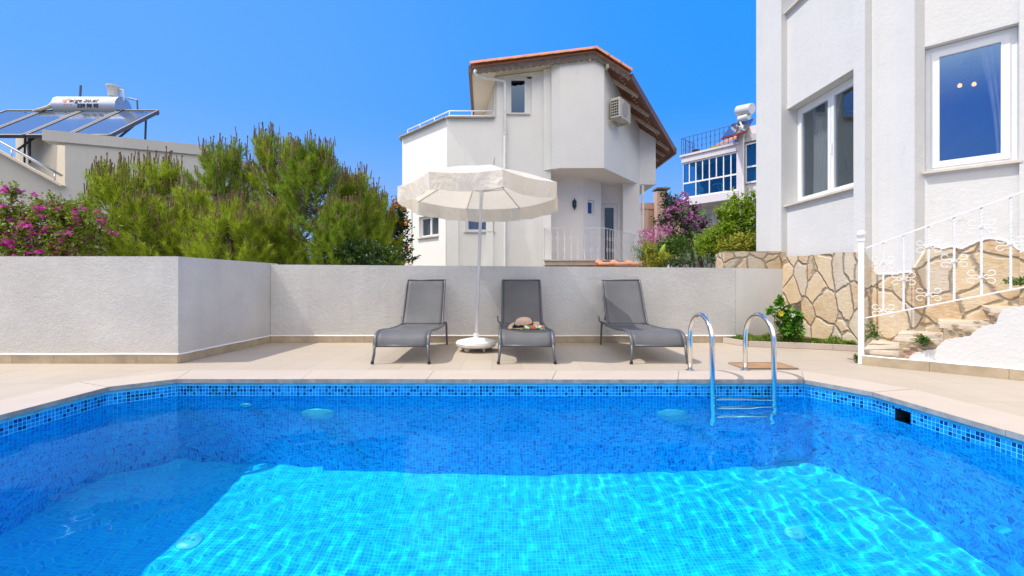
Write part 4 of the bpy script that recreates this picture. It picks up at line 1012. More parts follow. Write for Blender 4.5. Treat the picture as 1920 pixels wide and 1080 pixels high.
# parapet coping and rail
b = MB()
for p0, p1 in ((TB[1], TB[2]), (TB[2], (-.27, 13.4)), (TB[0], TB[1])):
    b.bar((*p0, 5.715), (*p1, 5.715), .24, .035)
b.build('parapet_coping', simple('grey_coping', (.42, .38, .35), .7, var=.2), hz)
b = MB()
for zz_ in (5.83, 5.97):
    b.tube([(-3.3, 20, zz_), (-3.22, 15.2, zz_), (-1.62, 13.52, zz_), (-.3, 13.52, zz_)], .018, 6)
for q in ((-3.22, 15.2), (-2.7, 14.65), (-2.15, 14.07), (-1.62, 13.52), (-.95, 13.52), (-.32, 13.52)): b.tube([(*q, 5.71), (*q, 5.97)], .014, 6)
b.build('terrace_rail', M['white_paint'], hz, smooth=True)
b = MB(); b.lathe([(.0, .0), (.26, .05), (.30, .10)], n=20, cap=False, M=Matrix.Rotation(radians(60), 3, 'X')); 
o = b.build('satellite_dish', M['pvc'], hz, smooth=True); o.location = (-.95, 14.2, 5.80)
# roof
def slopept(x, y, dz=0): return (x, y, zroof(x) + dz)
a = NT('terracotta'); p = a.pos(); n1 = a.noise(p, 5, 5, .6); n2 = a.noise(p, 30, 4, .6)
c = a.mix(n1, (.42, .13, .06), (.66, .27, .13)); c = a.mix(a.math('MULTIPLY', n2, .35), c, (.65, .45, .33)); a.set(col=c, rough=.85, nrm=a.bump(n2, .3, .01)); M['tile'] = a.m
b = MB(); L_ = [(-.92, 13.0), (2.6, 13.0), (2.6, 20), (-1.25, 20)]; R_ = [(2.6, 13.0), (3.58, 13.0), (5.78, 15.5), (5.78, 20), (2.6, 20)]
b.slab([slopept(*q, -.02) for q in L_], (0, 0, .06)); b.slab([slopept(*q, -.02) for q in R_], (0, 0, .06))
rf = b.build('roof', M['tile'], hz)
b = MB(); b.slab([slopept(*q, -.12) for q in R_], (0, 0, .095)); b.build('soffit', M['wood'], rf)
b = MB(); b.slab([slopept(*q, -.12) for q in L_], (0, 0, .095)); b.build('soffit', M['cream'], rf)
b = MB()
def barrel(b, p0, p1, r0, r1, upv=(0, 0, 1), n=8):
    p0 = Vector(p0); p1 = Vector(p1); t = (p1 - p0).normalized(); sd = t.cross(Vector(upv)).normalized(); u = sd.cross(t)
    vs = []
    for q, r in ((p0, r0), (p1, r1)):
        for k in range(n + 1): an = pi * k / n; vs.append(q + sd * cos(an) * r + u * sin(an) * r * .75)
        for k in range(n + 1): an = pi * (n - k) / n; vs.append(q + sd * cos(an) * (r - .014) + u * sin(an) * (r - .014) * .75)
    m_ = 2 * (n + 1)
    b.add(vs, [(k, (k + 1) % m_, m_ + (k + 1) % m_, m_ + k) for k in range(m_)] + [tuple(range(m_ - 1, -1, -1)), tuple(range(m_, 2 * m_))])
def caprow(pts, r=.12, n=9, lift=.03):
    (a0, a1) = pts; a0 = Vector(a0); a1 = Vector(a1); d = a1 - a0
    for k in range(n):
        q0 = a0 + d * (k / n); q1 = a0 + d * ((k + 1.12) / n); barrel(b, q0 + Vector((0, 0, lift)), q1 + Vector((0, 0, lift + .03)), r, r * .80)
caprow((slopept(-.95, 13.02), slopept(2.62, 13.02)), .185, 9, .03); caprow((slopept(3.60, 13.02), slopept(2.6, 13.02)), .185, 3, .03); caprow((slopept(2.6, 13.0), slopept(2.6, 20)), .13, 18)
# tile rows across both slopes
for k in range(30):
    y = 13.22 + k * .22
    x0_ = 5.78 if y > 15.5 else 3.58 + (y - 13.0) * .88
    barrel(b, slopept(x0_, y, .03), slopept(2.6, y, .05), .085, .085, n=5)
    barrel(b, slopept(-.95 - (y - 13) * .045, y, .03), slopept(2.6, y, .05), .085, .085, n=5)
b.build('roof_tiles', M['tile'], rf, smooth='auto')
# scalloped barge boards
def barge(pa, pb, seed, h=.155):
    pa = Vector(pa); pb = Vector(pb); d = pb - pa; L = d.length; n_ = int(L / .035); top = [pa, pb]; low = []
    for k in range(n_ + 1):
        q = pa + d * (k / n_); low.append(q + Vector((0, 0, -h - .035 * abs(sin(k * .035 / .17 * pi / 1.0)))))
    b = MB(); b.slab([top[0], top[1]] + low[::-1], (0, .03, 0)); return b
bb_ = barge(slopept(-.92, 12.99, -.02), slopept(2.6, 12.99, -.02), 1); bb_.build('barge_board', M['greywood'], rf)
bb_ = barge(slopept(2.6, 12.99, -.02), slopept(3.58, 12.99, -.02), 2); bb_.build('barge_board', M['greywood'], rf)
b = MB()   # gutters / fascias
def fas(p0, p1, h=.20, w_=.09, dz=-.05): b.bar(Vector(p0) + Vector((0, 0, dz)), Vector(p1) + Vector((0, 0, dz)), w_, h)
fas(slopept(3.62, 13.0), slopept(5.80, 15.5)); fas(slopept(5.82, 15.46), slopept(5.82, 20)); b.build('gutter', M['fascia'], rf)
b = MB(); fas(slopept(-.97, 12.98), slopept(-1.27, 20)); b.build('gutter', M['fascia'], rf)
b = MB()   # rafters under the right slope
for k in range(9):
    y = 13.55 + k * .62; xe = 5.66 if y > 15.5 else 3.52 + (y - 13.0) * .86
    b.bar(slopept(2.95 + max(0, min(1.6, (y - 13.2) * .76)) * .9, y, -.165), slopept(xe, y, -.165), .07, .09); b.build('rafter', M['rafter'], rf); b = MB()
b.bar(slopept(2.45, 13.12, -.18), slopept(2.45, 13.0, -.18), .07, .09); b.bar(slopept(2.95, 13.14, -.2), slopept(2.95, 12.95, -.2), .07, .10)
b.build('rafter', M['rafter'], rf)
b = MB()   # rope light along the soffit edge
for k in range(26):
    t_ = k / 25; x = 3.5 + 2.1 * t_; y = 13.2 + 2.35 * t_; b.box(slopept(x - .12, y, -.145), (.05, .012, .018), rz=.9)
b.build('light_string', M['bead'], rf)
# downpipe
b = MB(); b.tube(smooth_path([(-.80, 12.96, 6.92), (-.83, 12.97, 6.84), (-.70, 13.1, 6.80), (-.1, 13.3, 6.78), (.02, 13.33, 6.74), (.03, 13.33, 6.6), (.03, 13.33, 6.4)], 5) + [(.03, 13.33, 4.2)], .043, 10)
for z_ in (5.9, 5.2): b.tube([(.03, 13.33, z_), (.03, 13.33, z_ + .07)], .054, 10)
b.tube([(.03, 13.33, 4.2), (.03, 13.33, 0)], .04, 10); b.build('downpipe', M['pvc_pipe'], hz, smooth='auto')
b = MB(); b.tube([(4.62, 15.15, 0), (4.62, 15.15, 4.1)], .045, 8); b.build('downpipe', M['pvc_pipe'], hz, smooth=True)
b = MB(); b.tube([(-.24, 13.44, 7.0), (-.24, 13.44, 5.0), (-.2, 13.43, 4.85), (-.28, 13.4, 4.5), (-.32, 13.39, 4.2)], .008, 5); b.tube(smooth_path([(-.6, 13.0, 7.2), (-.5, 12.9, 7.25), (-.45, 13, 7.05), (-.2, 13.2, 6.95)], 4), .012, 5); b.build('cable', simple('cable_grey', (.25, .24, .23), .8), hz)
# air conditioner on the angled wall
dA = Vector((4.56 - 2.88, 15.3 - 13.10)).normalized(); nA = Vector((dA.y, -dA.x))
def ac(s, o, z): q = Vector((2.88, 13.10)) + dA * s + nA * o; return Vector((q.x, q.y, z))
MxA = Matrix(((dA.x, nA.x, 0), (dA.y, nA.y, 0), (0, 0, 1)))
b = MB(); b.box(ac(.62, .24, 5.93), (.78, .30, .58), M=MxA, bev=.015); acu = b.build('air_conditioner', simple('ac_casing', (.60, .56, .48), .5, var=.15), hz, smooth='auto')
b = MB()
for i in range(4):
    for j in range(6): b.box(ac(.228, .14 + .058 * i, 5.72 + .078 * j), (.012, .042, .05), M=MxA)
b.build('grille', M['dark'], acu)
b = MB(); b.lathe([(.21, 0), (.21, .012), (.19, .015), (.0, .015)], n=28, M=Matrix(((dA.x, 0, nA.x), (dA.y, 0, nA.y), (0, 1, 0)))); o = b.build('fan_cover', simple('ac_fan', (.42, .39, .34), .6), acu); o.location = ac(.58, .388, 5.93)
b = MB(); b.bar(ac(.35, 0, 5.62), ac(.35, .42, 5.62), .04, .04); b.bar(ac(.9, 0, 5.62), ac(.9, .42, 5.62), .04, .04); b.bar(ac(.35, .02, 5.62), ac(.35, .02, 5.45), .04, .03); b.build('bracket', M['rafter'], acu)
# wall lantern
b = MB(); c_ = (2.20, 14.2, 0); b.lathe([(.0, 3.52), (.012, 3.50), (.02, 3.46), (.075, 3.41), (.06, 3.40)], c_, 6, cap=False); b.lathe([(.06, 3.24), (.035, 3.20), (.01, 3.15), (0, 3.13)], c_, 6, cap=False)
for k in range(6): an = k * pi / 3; b.tube([(2.20 + .06 * cos(an), 14.2 + .06 * sin(an), 3.41), (2.20 + .055 * cos(an), 14.2 + .055 * sin(an), 3.23)], .007, 4)
b.tube([(2.20, 14.2, 3.50), (2.20, 14.29, 3.44)], .01, 5); b.box((2.20, 14.29, 3.36), (.07, .02, .16)); ln = b.build('wall_lantern', M['blackmetal'], hz)
b = MB(); b.lathe([(.045, 3.245), (.052, 3.40)], c_, 6); b.build('lantern_glass', M['glass_dark'], ln)
# balcony floor and railing
b = MB(); b.prism([(1.18, 13.2), (2.95, 13.2), (4.62, 15.4), (4.62, 15.6), (1.18, 15.6)], 1.38, 1.50); b.prism([(1.14, 13.16), (2.97, 13.16), (4.66, 15.38), (4.55, 15.4), (2.93, 13.24), (1.14, 13.24)], 1.50, 1.54); b.prism([(1.2, 13.26), (2.93, 13.26), (4.55, 15.42), (1.2, 15.5)], 0, 1.38); b.build('balcony_floor', simple('balcony_edge', (.55, .49, .42), .8, var=.2), hz)
def railing(parent, pts, z0, z1, step, mat_, motif=True, r=.007, name='balcony_railing'):
    b = MB()
    for i in range(len(pts) - 1):
        p0, p1 = Vector(pts[i]), Vector(pts[i + 1]); L = (p1 - p0).length; d = (p1 - p0).normalized()
        b.bar((*p0, z1), (*p1, z1), .03, .015); b.bar((*p0, z0), (*p1, z0), .025, .012)
        n_ = max(1, round(L / step))
        for k in range(n_ + 1):
            q = p0 + d * (L * k / n_); b.tube([(*q, z0), (*q, z1)], r, 4)
            if motif and k < n_:
                zc = z0 + (z1 - z0) * ((.68, .32)[k % 2]); org = lambda s, v, z, q=q, d=d: Vector((q.x + d.x * s, q.y + d.y * s, z))
                if 0 < k: scroll(b, 0, zc, .062, .06, .0045, org); scroll(b, 0, z0 + (z1 - z0) * (.68, .32)[(k + 1) % 2] , .05, .05, .004, org)
    return b.build(name, mat_, parent)
railing(hz, [(1.18, 13.25), (2.93, 13.25)], 1.54, 2.46, .19, M['white_paint']); railing(hz, [(2.93, 13.25), (4.62, 15.45)], 1.54, 2.46, .19, M['white_paint']); railing(hz, [(1.18, 13.25), (1.18, 13.4)], 1.54, 2.46, .15, M['white_paint'], False)
# tiled canopy edge just above the wall
b = MB()
for k in range(5):
    q0 = Vector((2.45 + k * .42, 11.9, 1.33)); barrel(b, q0, q0 + Vector((.46, .0, .02)), .10, .09)
    barrel(b, q0 + Vector((.2, .2, .0)), q0 + Vector((.2, .9, .12)), .09, .09)
b.prism([(2.40, 11.86), (4.6, 11.86), (4.6, 13.0), (2.40, 13.0)], 0, 1.30)
tag(b.build('tiled_wall_cap', M['tile'], origin=(2.5, 11.9, 0)), 'row of orange ridge tiles just above the garden wall below the balcony', 'tiles')

# ------------------------------------------------------------------ grey roof-terrace house on the left
gh = thing('grey_house', 'plain grey house with a flat roof behind the left shrubs', 'house', (-10, 12, 0)); local(gh); gh.location = (0, 0, 0)
C0 = P(122, 250, 11.5); C1 = P(392, 276, 12.7); dG = Vector((C1.x - C0.x, C1.y - C0.y)).normalized(); zp = C0.z
CL = Vector((C0.x, C0.y)) - dG * 9; CR = Vector((C1.x, C1.y))
b = MB(); nG = Vector((dG.y, -dG.x))
hZ = P(122, 352, 11.5).z; lz = P(0, 283, 11.5 - 123 / F * 11.5 * .33).z
# main wall, cut by the sloping parapet on its left part
q = [(CR.x, CR.y, 0), (CR.x, CR.y, zp), (C0.x, C0.y, zp), (C0.x, C0.y, hZ)]
k0 = (-60 - CX) / F; s_ = (k0 * C0.y - C0.x) / (-dG.x + k0 * dG.y); LX, LY = C0.x - dG.x * s_, C0.y - dG.y * s_
q += [(LX, LY, H - (252 - CY) / F * LY), (CL.x, CL.y, H - (252 - CY) / F * LY), (CL.x, CL.y, 0)]
b.slab(q, (-nG.x * .25, -nG.y * .25, 0)); b.prism([(CR.x, CR.y), (CR.x + .5, CR.y + 4), (CR.x + .3, CR.y + 4.05), (CR.x - .22, CR.y + .1)], 0, zp - .002)
b.build('wall', M['house_grey'], gh)
b = MB()   # projecting parapet band
n3 = Vector((nG.x, nG.y, 0)) * .06
q = [Vector((C0.x, C0.y, zp + .03)) - Vector((dG.x, dG.y, 0)) * .42, Vector((CR.x, CR.y, zp + .03)), Vector((CR.x, CR.y, zp - .24)), Vector((C0.x, C0.y, zp - .24)) - Vector((dG.x, dG.y, 0)) * .42]
b.slab([v_ + n3 for v_ in q], tuple(-n3 * 6)); b.build('parapet', M['house_grey'], gh)
b = MB()   # sunlit inner wall and sloped coping
w0 = Vector((C0.x - .02, C0.y - .0)) + Vector((-nG.x, -nG.y)) * .3; w1 = w0 + Vector((-4.2, 2.6))
b.slab([(w1.x, w1.y, 2), (w0.x, w0.y, 2), (w0.x, w0.y, P(118, 264, 11.8).z), (w1.x, w1.y, P(-40, 254, w1.y).z)], (.1, .2, 0)); b.build('inner_wall', M['cream'], gh)
b = MB(); e0 = Vector((C0.x, C0.y, hZ)); e1 = Vector((LX, LY, H - (252 - CY) / F * LY))
for k_ in (0.0,): b.bar(e0 + Vector((nG.x, nG.y, 0)) * .02 + Vector((0, 0, .02)), e1 + Vector((nG.x, nG.y, 0)) * .02 + Vector((0, 0, .02)), .32, .05)
b.build('coping', M['cream'], gh)
b = MB(); up_ = Vector((0, 0, 1)); r0 = e0.lerp(e1, .02) + up_ * .26 + n3; r1 = e1 + up_ * .26 + n3; b.tube([r0, r1], .035, 10); 
for t_ in (.10, .55): b.tube([e0.lerp(e1, t_) + n3, e0.lerp(e1, t_) + up_ * .26 + n3], .02, 8)
b.build('handrail', M['steel'], gh, smooth=True)
b = MB(); b.prism([(C0.x, C0.y + .35), (CR.x - .3, CR.y + .3), (CR.x, CR.y + 4), (C0.x - 4, C0.y + 4)], zp - .5, zp - .4); b.build('roof', M['house_grey'], gh)
b = MB(); b.box((C0.x - 2.6, 13.0, P(100, 252, 13).z + .02), (4.4, .12, .08)); b.box((C0.x + .05 - .6, 12.9, P(100, 256, 13).z - .06), (.4, .3, .08)); b.build('wooden_beam', simple('ochre_beam', (.45, .26, .12), .8, var=.3), gh)

# solar water heater
shx = thing('solar_water_heater', 'solar water heater with silver tank on the roof of the left house', 'solar heater', (-12, 13, zp)); local(shx); shx.location = (0, 0, 0)
a = NT('collector_glass'); p = a.pos(); sx = a.n('ShaderNodeSeparateXYZ'); a.l(p, sx.inputs[0])
lines = a.math('LESS_THAN', a.math('FRACT', a.math('MULTIPLY', sx.outputs[0], 9.0)), .12)
a.set(col=a.mix(lines, (.20, .25, .32), (.36, .40, .45)), rough=.16, metal=.85, spec=1.0, coat=.3); a.b.inputs['Coat IOR'].default_value = 2.2; M['collector'] = a.m
DB, DT = 12.3, 13.75; zB = P(205, 253, DB).z; zT = P(297, 207, DT).z
xe0, xe1 = P(205, 253, DB).x, P(297, 207, DT).x
for k in range(4):
    o_ = -1.17 * k; w_ = 1.08
    q = [Vector((xe0 + o_ - w_, DB, zB)), Vector((xe0 + o_, DB, zB)), Vector((xe1 + o_, DT, zT)), Vector((xe1 + o_ - w_, DT, zT))]
    nn = (q[1] - q[0]).cross(q[3] - q[0]).normalized()
    if nn.z < 0: nn = -nn
    b = MB(); b.slab([v_ - nn * .09 for v_ in q], tuple(nn * .08)); pn = b.build('collector_panel', M['frame'], shx)
    b = MB(); cc = sum(q, Vector()) / 4; qi = [cc + (v_ - cc) * .955 for v_ in q]; b.quad(*qi); b.build('collector_glass', M['collector'], pn)
    b = MB()
    for i in range(4):
        p0, p1 = q[i], q[(i + 1) % 4]; b.bar(p0 + nn * .0, p1 + nn * .0, .05, .035, up=nn)
    b.build('panel_frame', simple('panel_edge_metal', (.13, .115, .11), .5, metal=.2), pn)
b = MB(); x_r = xe1 - .25
for x_ in (x_r, x_r - 1.2, x_r - 2.4, x_r - 3.6):
    b.bar((x_, DT - .35, zT - .4), (x_ - .35, DB + .25, zB - .35), .05, .05); b.bar((x_, DT - .15, zT - .12), (x_ - .1, DT - .1, zp - .4), .04, .04); b.bar((x_ - .3, DB + .55, zB + .15), (x_ - .3, DB + .55, zp - .4), .04, .04)
b.bar((xe1 - 4.4, DT, zT - .12), (xe1, DT, zT - .12), .04, .04); b.build('support_frame', simple('dark_support', (.05, .055, .07), .5), shx)
TY_, TZ_, TR = 13.95, P(0, 202, 13.95).z, .315
tx0, tx1 = P(113, 200, TY_).x, P(232, 200, TY_).x
a = NT('tank_steel'); p = a.pos(); a.set(col=(.50, .52, .57), rough=.38, metal=.8); M['tank'] = a.m
Rx = Matrix(((0, 0, 1), (0, 1, 0), (-1, 0, 0)))
b = MB(); b.lathe([(0, 0), (TR * .9, 0), (TR, .03), (TR, tx1 - tx0 - .03), (TR * 1.01, tx1 - tx0 - .02), (TR * 1.01, tx1 - tx0), (TR * .93, tx1 - tx0 + .004), (0, tx1 - tx0 + .004)], (tx0, TY_, TZ_), 48, M=Rx, cap=False)
tk = b.build('tank', M['tank'], shx, smooth='auto')
b = MB(); b.lathe([(.07, .0), (.07, .012), (.0, .012)], (tx1 + .004, TY_ - .02, TZ_ - .06), 20, M=Rx, cap=False); b.box((tx1 + .008, TY_ - .1, TZ_ + .14), (.01, .16, .1)); b.build('end_cap_label', simple('cap_label', (.35, .36, .38), .5), tk)
def text_mesh(body, size, mat_, parent, loc, fn, shear=0.0, spacing=1.0, name='lettering', bold=0.0):
    cu = bpy.data.curves.new('t', 'FONT'); cu.body = body; cu.size = size; cu.shear = shear; cu.space_character = spacing; cu.offset = bold; cu.extrude = 0.0; cu.resolution_u = 3
    o = bpy.data.objects.new('t', cu); COL.objects.link(o); dg = bpy.context.evaluated_depsgraph_get(); me = bpy.data.meshes.new_from_object(o.evaluated_get(dg)); bpy.data.objects.remove(o)
    for v_ in me.vertices: v_.co = fn(v_.co)
    me.materials.clear(); me.materials.append(mat_); me.name = name
    ob = bpy.data.objects.new(name, me); COL.objects.link(ob); ob.parent = parent; return ob
def on_tank(x0, ang0):
    def f(c): an = ang0 + c.y / TR; return Vector((x0 + c.x, TY_ - (TR + .004) * cos(an), TZ_ + (TR + .004) * sin(an)))
    return f
navy = simple('navy_lettering', (.015, .02, .06), .5); redp = simple('orange_red_lettering', (.70, .10, .02), .5)
X_ = lambda px: P(px, 200, TY_).x
text_mesh('P', .25, redp, tk, None, on_tank(X_(138), .14), .25, name='lettering_initial', bold=.008)
text_mesh('erge Solar', .20, navy, tk, None, on_tank(X_(147), .17), .25, 1.06, bold=.007)
text_mesh('339 90 95', .15, navy, tk, None, on_tank(X_(162), -.34), .15, 1.05, name='phone_number', bold=.010)
b = MB()
for k in range(3):   # three small stars
    vs = []
    for i in range(10): r_ = .03 if i % 2 == 0 else .012; an = pi / 2 + i * pi / 5; vs.append(on_tank(X_(139 + k * 6), -.08)(Vector((r_ * cos(an), r_ * sin(an), 0))))
    b.add(vs, [tuple(range(10))])
b.build('star_marks', redp, tk)
b = MB()
for k in range(3): b.add([on_tank(X_(136), .30)(Vector(v_)) for v_ in ((0 - k * .02, -.05 + k * .045, 0), (.10, -.045 + k * .045, 0), (.11, -.025 + k * .045, 0), (0.01 - k * .02, -.03 + k * .045, 0))], [(0, 1, 2, 3)])
b.build('speed_lines', redp, tk)
b = MB(); b.tube(smooth_path([P(70, 207, 13.6), P(92, 200, 13.7), P(100, 193, 13.8), P(114, 191, 13.95)], 4), .055, 8); b.tube([P(62, 208, 13.6), P(72, 206, 13.6)], .03, 8); b.build('insulated_pipe', simple('foil_wrap', (.55, .47, .36), .6, var=.4, vscale=18, bump=.8, bscale=30, bdist=.02), shx, smooth=True)
b = MB(); b.tube([P(150, 184, 13.95), P(151.5, 160, 13.95)], .03, 8); b.tube([P(240, 184, 13.95), P(257, 188, 13.9), P(258, 205, 13.9)], .025, 6); b.build('vent_pipe', simple('blue_grey_pipe', (.08, .10, .16), .5), shx)
q = P(213, 172, 13.95); b = MB(); b.lathe([(.0, -.17), (.13, -.16), (.17, .12), (.19, .14), (.19, .17), (.0, .17)], q, 24, cap=False); b.tube([q + Vector((0, 0, -.17)), q + Vector((.02, 0, -.33))], .03, 8); b.tube([q + Vector((.17, 0, .08)), q + Vector((.3, 0, .04)), q + Vector((.31, 0, -.28))], .03, 8); b.build('feed_cistern', simple('pale_cistern', (.62, .62, .62), .5, var=.1), shx, smooth='auto')

# ------------------------------------------------------------------ apartment building far right
ap = thing('apartment_building', 'white apartment building with a glazed blue balcony behind the trees', 'apartment building', (12, 27, 0)); local(ap); ap.location = (0, 0, 0)
A0 = P(1281, 345, 28.0); A1 = P(1385, 345, 25.4); dP = Vector((A1.x - A0.x, A1.y - A0.y)).normalized(); nP = Vector((dP.y, -dP.x)); LP_ = (Vector((A1.x, A1.y)) - Vector((A0.x, A0.y))).length
def apt(s, o, z): return Vector((A0.x + dP.x * s + nP.x * o, A0.y + dP.y * s + nP.y * o, z))
MP = Matrix(((dP.x, -nP.x, 0), (dP.y, -nP.y, 0), (0, 0, 1)))
M['apt'] = plaster('lilac_white_plaster', (.70, .66, .70), .2, 8, .01, .1)
zt, zbm = 8.22, 6.02
def hb_(b, s0, s1, o0, o1, z0, z1): b.box(apt((s0 + s1) / 2, (o0 + o1) / 2, (z0 + z1) / 2), (s1 - s0, o1 - o0, z1 - z0), M=Matrix(((dP.x, nP.x, 0), (dP.y, nP.y, 0), (0, 0, 1))))
b = MB(); hb_(b, LP_ + .05, LP_ + 9, -9, -.2, 0, 9.5); hb_(b, .6, LP_ + .05, -9, -1.6, 0, 8.3); hb_(b, -.05, LP_, -1.6, .12, zt, zt + .35); hb_(b, -.05, LP_, -1.6, .12, zbm - .45, zbm - .02); hb_(b, -.12, LP_ + .02, -1.6, .2, zt + .35, zt + .47); hb_(b, LP_ - .1, LP_ + .25, -.3, .05, 0, 9.6)
b.build('walls', M['apt'], ap)
for zc in (5.3,):
    for s0 in (1.35, 2.55):
        b = MB(); hb_(b, s0, s0 + .95, -1.62, -1.5, 3.2, zc - .15); f_ = b.build('window', simple('brown_frame', (.10, .045, .03), .5), ap); b = MB(); hb_(b, s0 + .1, s0 + .85, -1.5, -1.48, 3.3, zc - .25); b.build('pane', M['glass_blue'], f_)
# balcony glazing
b = MB(); nP_ = 8
for k in range(nP_ + 1): hb_(b, LP_ * k / nP_ - .03 * (k > 0), LP_ * k / nP_ + .03, -.03, .03, zbm + (.95 if k % 2 and k < 7 else 0), zt)
for z_ in (zbm, zbm + .88, zt - .09): hb_(b, 0, LP_, -.035, .035, z_, z_ + .09)
hb_(b, -.03, .03, -1.6, 0, zbm, zbm + .09); gl = b.build('balcony_window', M['pvc'], ap)
b = MB(); hb_(b, .02, LP_ - .02, -.012, .0, zbm + .05, zt - .05); b.build('pane', M['glass_blue'], gl)
b = MB(); hb_(b, .1, LP_ - .1, -1.5, -1.45, zbm, zt)
b.build('inner_room', simple('blue_room', (.14, .30, .42), .9, var=.5, vscale=3), ap)
b = MB()
for s0, z0 in ((.75, zbm + .45), (1.9, zbm + .5)): b.tube(smooth_path([apt(s0 - .3, -.5, z0 + .15), apt(s0, -.5, z0 + .2), apt(s0 + .25, -.5, z0 + .1), apt(s0 + .2, -.5, z0 - .25)], 4), .035, 6); b.tube([apt(s0, -.5, z0 + .2), apt(s0 + .1, -.5, z0 - .3)], .03, 6)
b.build('exercise_bike', M['bead'], ap)
# right hand glazing
b = MB(); s0, s1 = LP_ + .35, LP_ + 3.2
for k in range(6): hb_(b, s0 + (s1 - s0) * k / 5 - .03, s0 + (s1 - s0) * k / 5 + .03, -.18, -.1, 6.35, 8.55)
for z_ in (6.35, 7.2, 8.47): hb_(b, s0, s1, -.18, -.1, z_, z_ + .09)
g2 = b.build('window', M['pvc'], ap); b = MB(); hb_(b, s0, s1, -.16, -.14, 6.4, 8.5); b.build('pane', M['glass_blue'], g2)
b = MB(); hb_(b, s0 - .1, s1 + .1, -.2, .0, 8.62, 9.0); b.build('shutter_box', simple('shutter_grey', (.45, .43, .43), .6), ap)
b = MB(); vs = []; 
for k in range(41): 
    for z_ in (6.42, 8.45): vs.append(apt(s0 + (s1 - s0) * k / 40, -.13 - .0, z_))
b.tube([apt(LP_ + .28, .05, 0), apt(LP_ + .28, .05, 9.3), apt(LP_ + .1, .05, 9.8)], .05, 8); b.build('downpipe', M['pvc_pipe'], ap)
railing(ap, [tuple(apt(-.05, -1.4, 0))[:2], tuple(apt(-.05, .1, 0))[:2], tuple(apt(LP_, .1, 0))[:2], tuple(apt(LP_, -1.2, 0))[:2]], zt + .5, zt + 1.5, .25, M['blackmetal'], True, .014, 'roof_railing')
pots = [(.55, .28, (.05, .04, .05)), (1.7, .22, (.75, .55, .02)), (2.35, .25, (.6, .6, .6)), (3.1, .30, (.6, .12, .06)), (3.5, .2, (.5, .08, .06)), (LP_ - .25, .26, (.03, .2, .6))]
names = ['dark flower pot', 'yellow basin', 'pale grey bucket', 'red cloth covered box', 'small red flower pot', 'blue water can']
for (s_, h_, cc), nm in zip(pots, names):
    b = MB(); b.lathe([(0, 0), (.15, 0), (.22, h_), (.24, h_ + .02), (.2, h_ + .02), (.18, h_ - .05), (0, h_ - .05)], apt(s_, -.5, zt + .47), 14, cap=False)
    tag(b.build(nm.split()[-1] if nm.split()[-1] != 'can' else 'water_can', simple('pot_' + nm.split()[0], cc, .6), smooth='auto', origin=apt(s_, -.5, zt + .47)), nm + ' behind the railing of the apartment roof terrace', nm.split()[-1])
b = MB(); b.slab([apt(LP_ - 2.2, -1.9, zt + 1.15), apt(LP_ + .3, -1.9, zt + 1.45), apt(LP_ + .3, -4.5, zt + 2.5), apt(LP_ - 2.2, -4.5, zt + 2.2)], (0, 0, .12)); b.build('tiled_roof', M['tile'], ap)
b = MB(); hb_(b, LP_ - 2.0, LP_ + .1, -4.4, -2.0, 8.0, zt + 1.2); b.build('upper_wall', M['apt'], ap)
# its solar heater
s2_ = thing('solar_water_heater', 'white solar water heater tank with two tilted panels on the apartment roof', 'solar heater', tuple(apt(LP_, -2, 10))); local(s2_); s2_.location = (0, 0, 0)
def PT(px, py, D=26.5): return P(px, py, D - 1.7)
for (q, m_) in (([PT(1352, 259), PT(1377, 253), PT(1392, 228, 27.5), PT(1372, 232, 27.5)], 'collector'), ([PT(1379, 252), PT(1400, 246), PT(1414, 221, 27.5), PT(1391, 229, 27.5)], 'collector')):
    b = MB(); b.slab(q, (0, .05, -.08)); pn = b.build('collector_panel', simple('red_edge', (.35, .07, .04), .6), s2_); b = MB(); cc = sum(q, Vector()) / 4; b.quad(*[cc + (v_ - cc) * .93 + Vector((0, -.02, .02)) for v_ in q]); b.build('collector_glass', M['collector'], pn)
b = MB(); c0_, c1_ = PT(1384, 208, 27.6), PT(1410, 203, 26.8); b.tube([c0_, c1_], .28, 24); b.tube([PT(1386, 224, 27.5), PT(1404, 218, 27)], .19, 18); b.tube([PT(1400, 222, 27), PT(1411, 210, 27)], .07, 8)
b.build('tank', simple('tank_white', (.6, .6, .62), .35, var=.1), s2_, smooth='auto')

# tan building with chimney
tb = thing('tan_building', 'pinkish tan building with a square chimney seen beyond the balcony', 'building', (7, 22, 0)); local(tb); tb.location = (0, 0, 0)
b = MB(); q0, q1 = P(1203, 382, 22), P(1245, 375, 22); b.prism([(q0.x, 22), (q1.x + .9, 22.3), (q1.x + .9, 26), (q0.x, 26)], 0, q0.z); b.prism([(q0.x - .06, 21.94), (q1.x + .9, 22.22), (q1.x + .9, 22.4), (q0.x - .06, 22.1)], q0.z - .25, q0.z + .05); b.prism([(q0.x + .1, 21.93), (q0.x + .3, 21.93), (q0.x + .3, 22.1), (q0.x + .1, 22.1)], 0, q0.z - .3); b.prism([(q0.x + .75, 21.98), (q0.x + .85, 21.98), (q0.x + .85, 22.2), (q0.x + .75, 22.2)], 0, q0.z - .3); b.build('walls', M['pink'], tb)
b = MB(); c0_ = P(1232, 358, 21.6); b.prism([(c0_.x, 21.6), (c0_.x + .5, 21.6), (c0_.x + .5, 22.1), (c0_.x, 22.1)], 0, c0_.z); b.build('chimney', M['pink'], tb)
b = MB(); b.prism([(c0_.x - .05, 21.5), (c0_.x + .6, 21.5), (c0_.x + .6, 22.2), (c0_.x - .05, 22.2)], c0_.z + .08, c0_.z + .15); b.prism([(c0_.x + .05, 21.65), (c0_.x + .45, 21.65), (c0_.x + .45, 22.05), (c0_.x + .05, 22.05)], c0_.z, c0_.z + .08); b.build('chimney_cap', M['greywood'], tb)

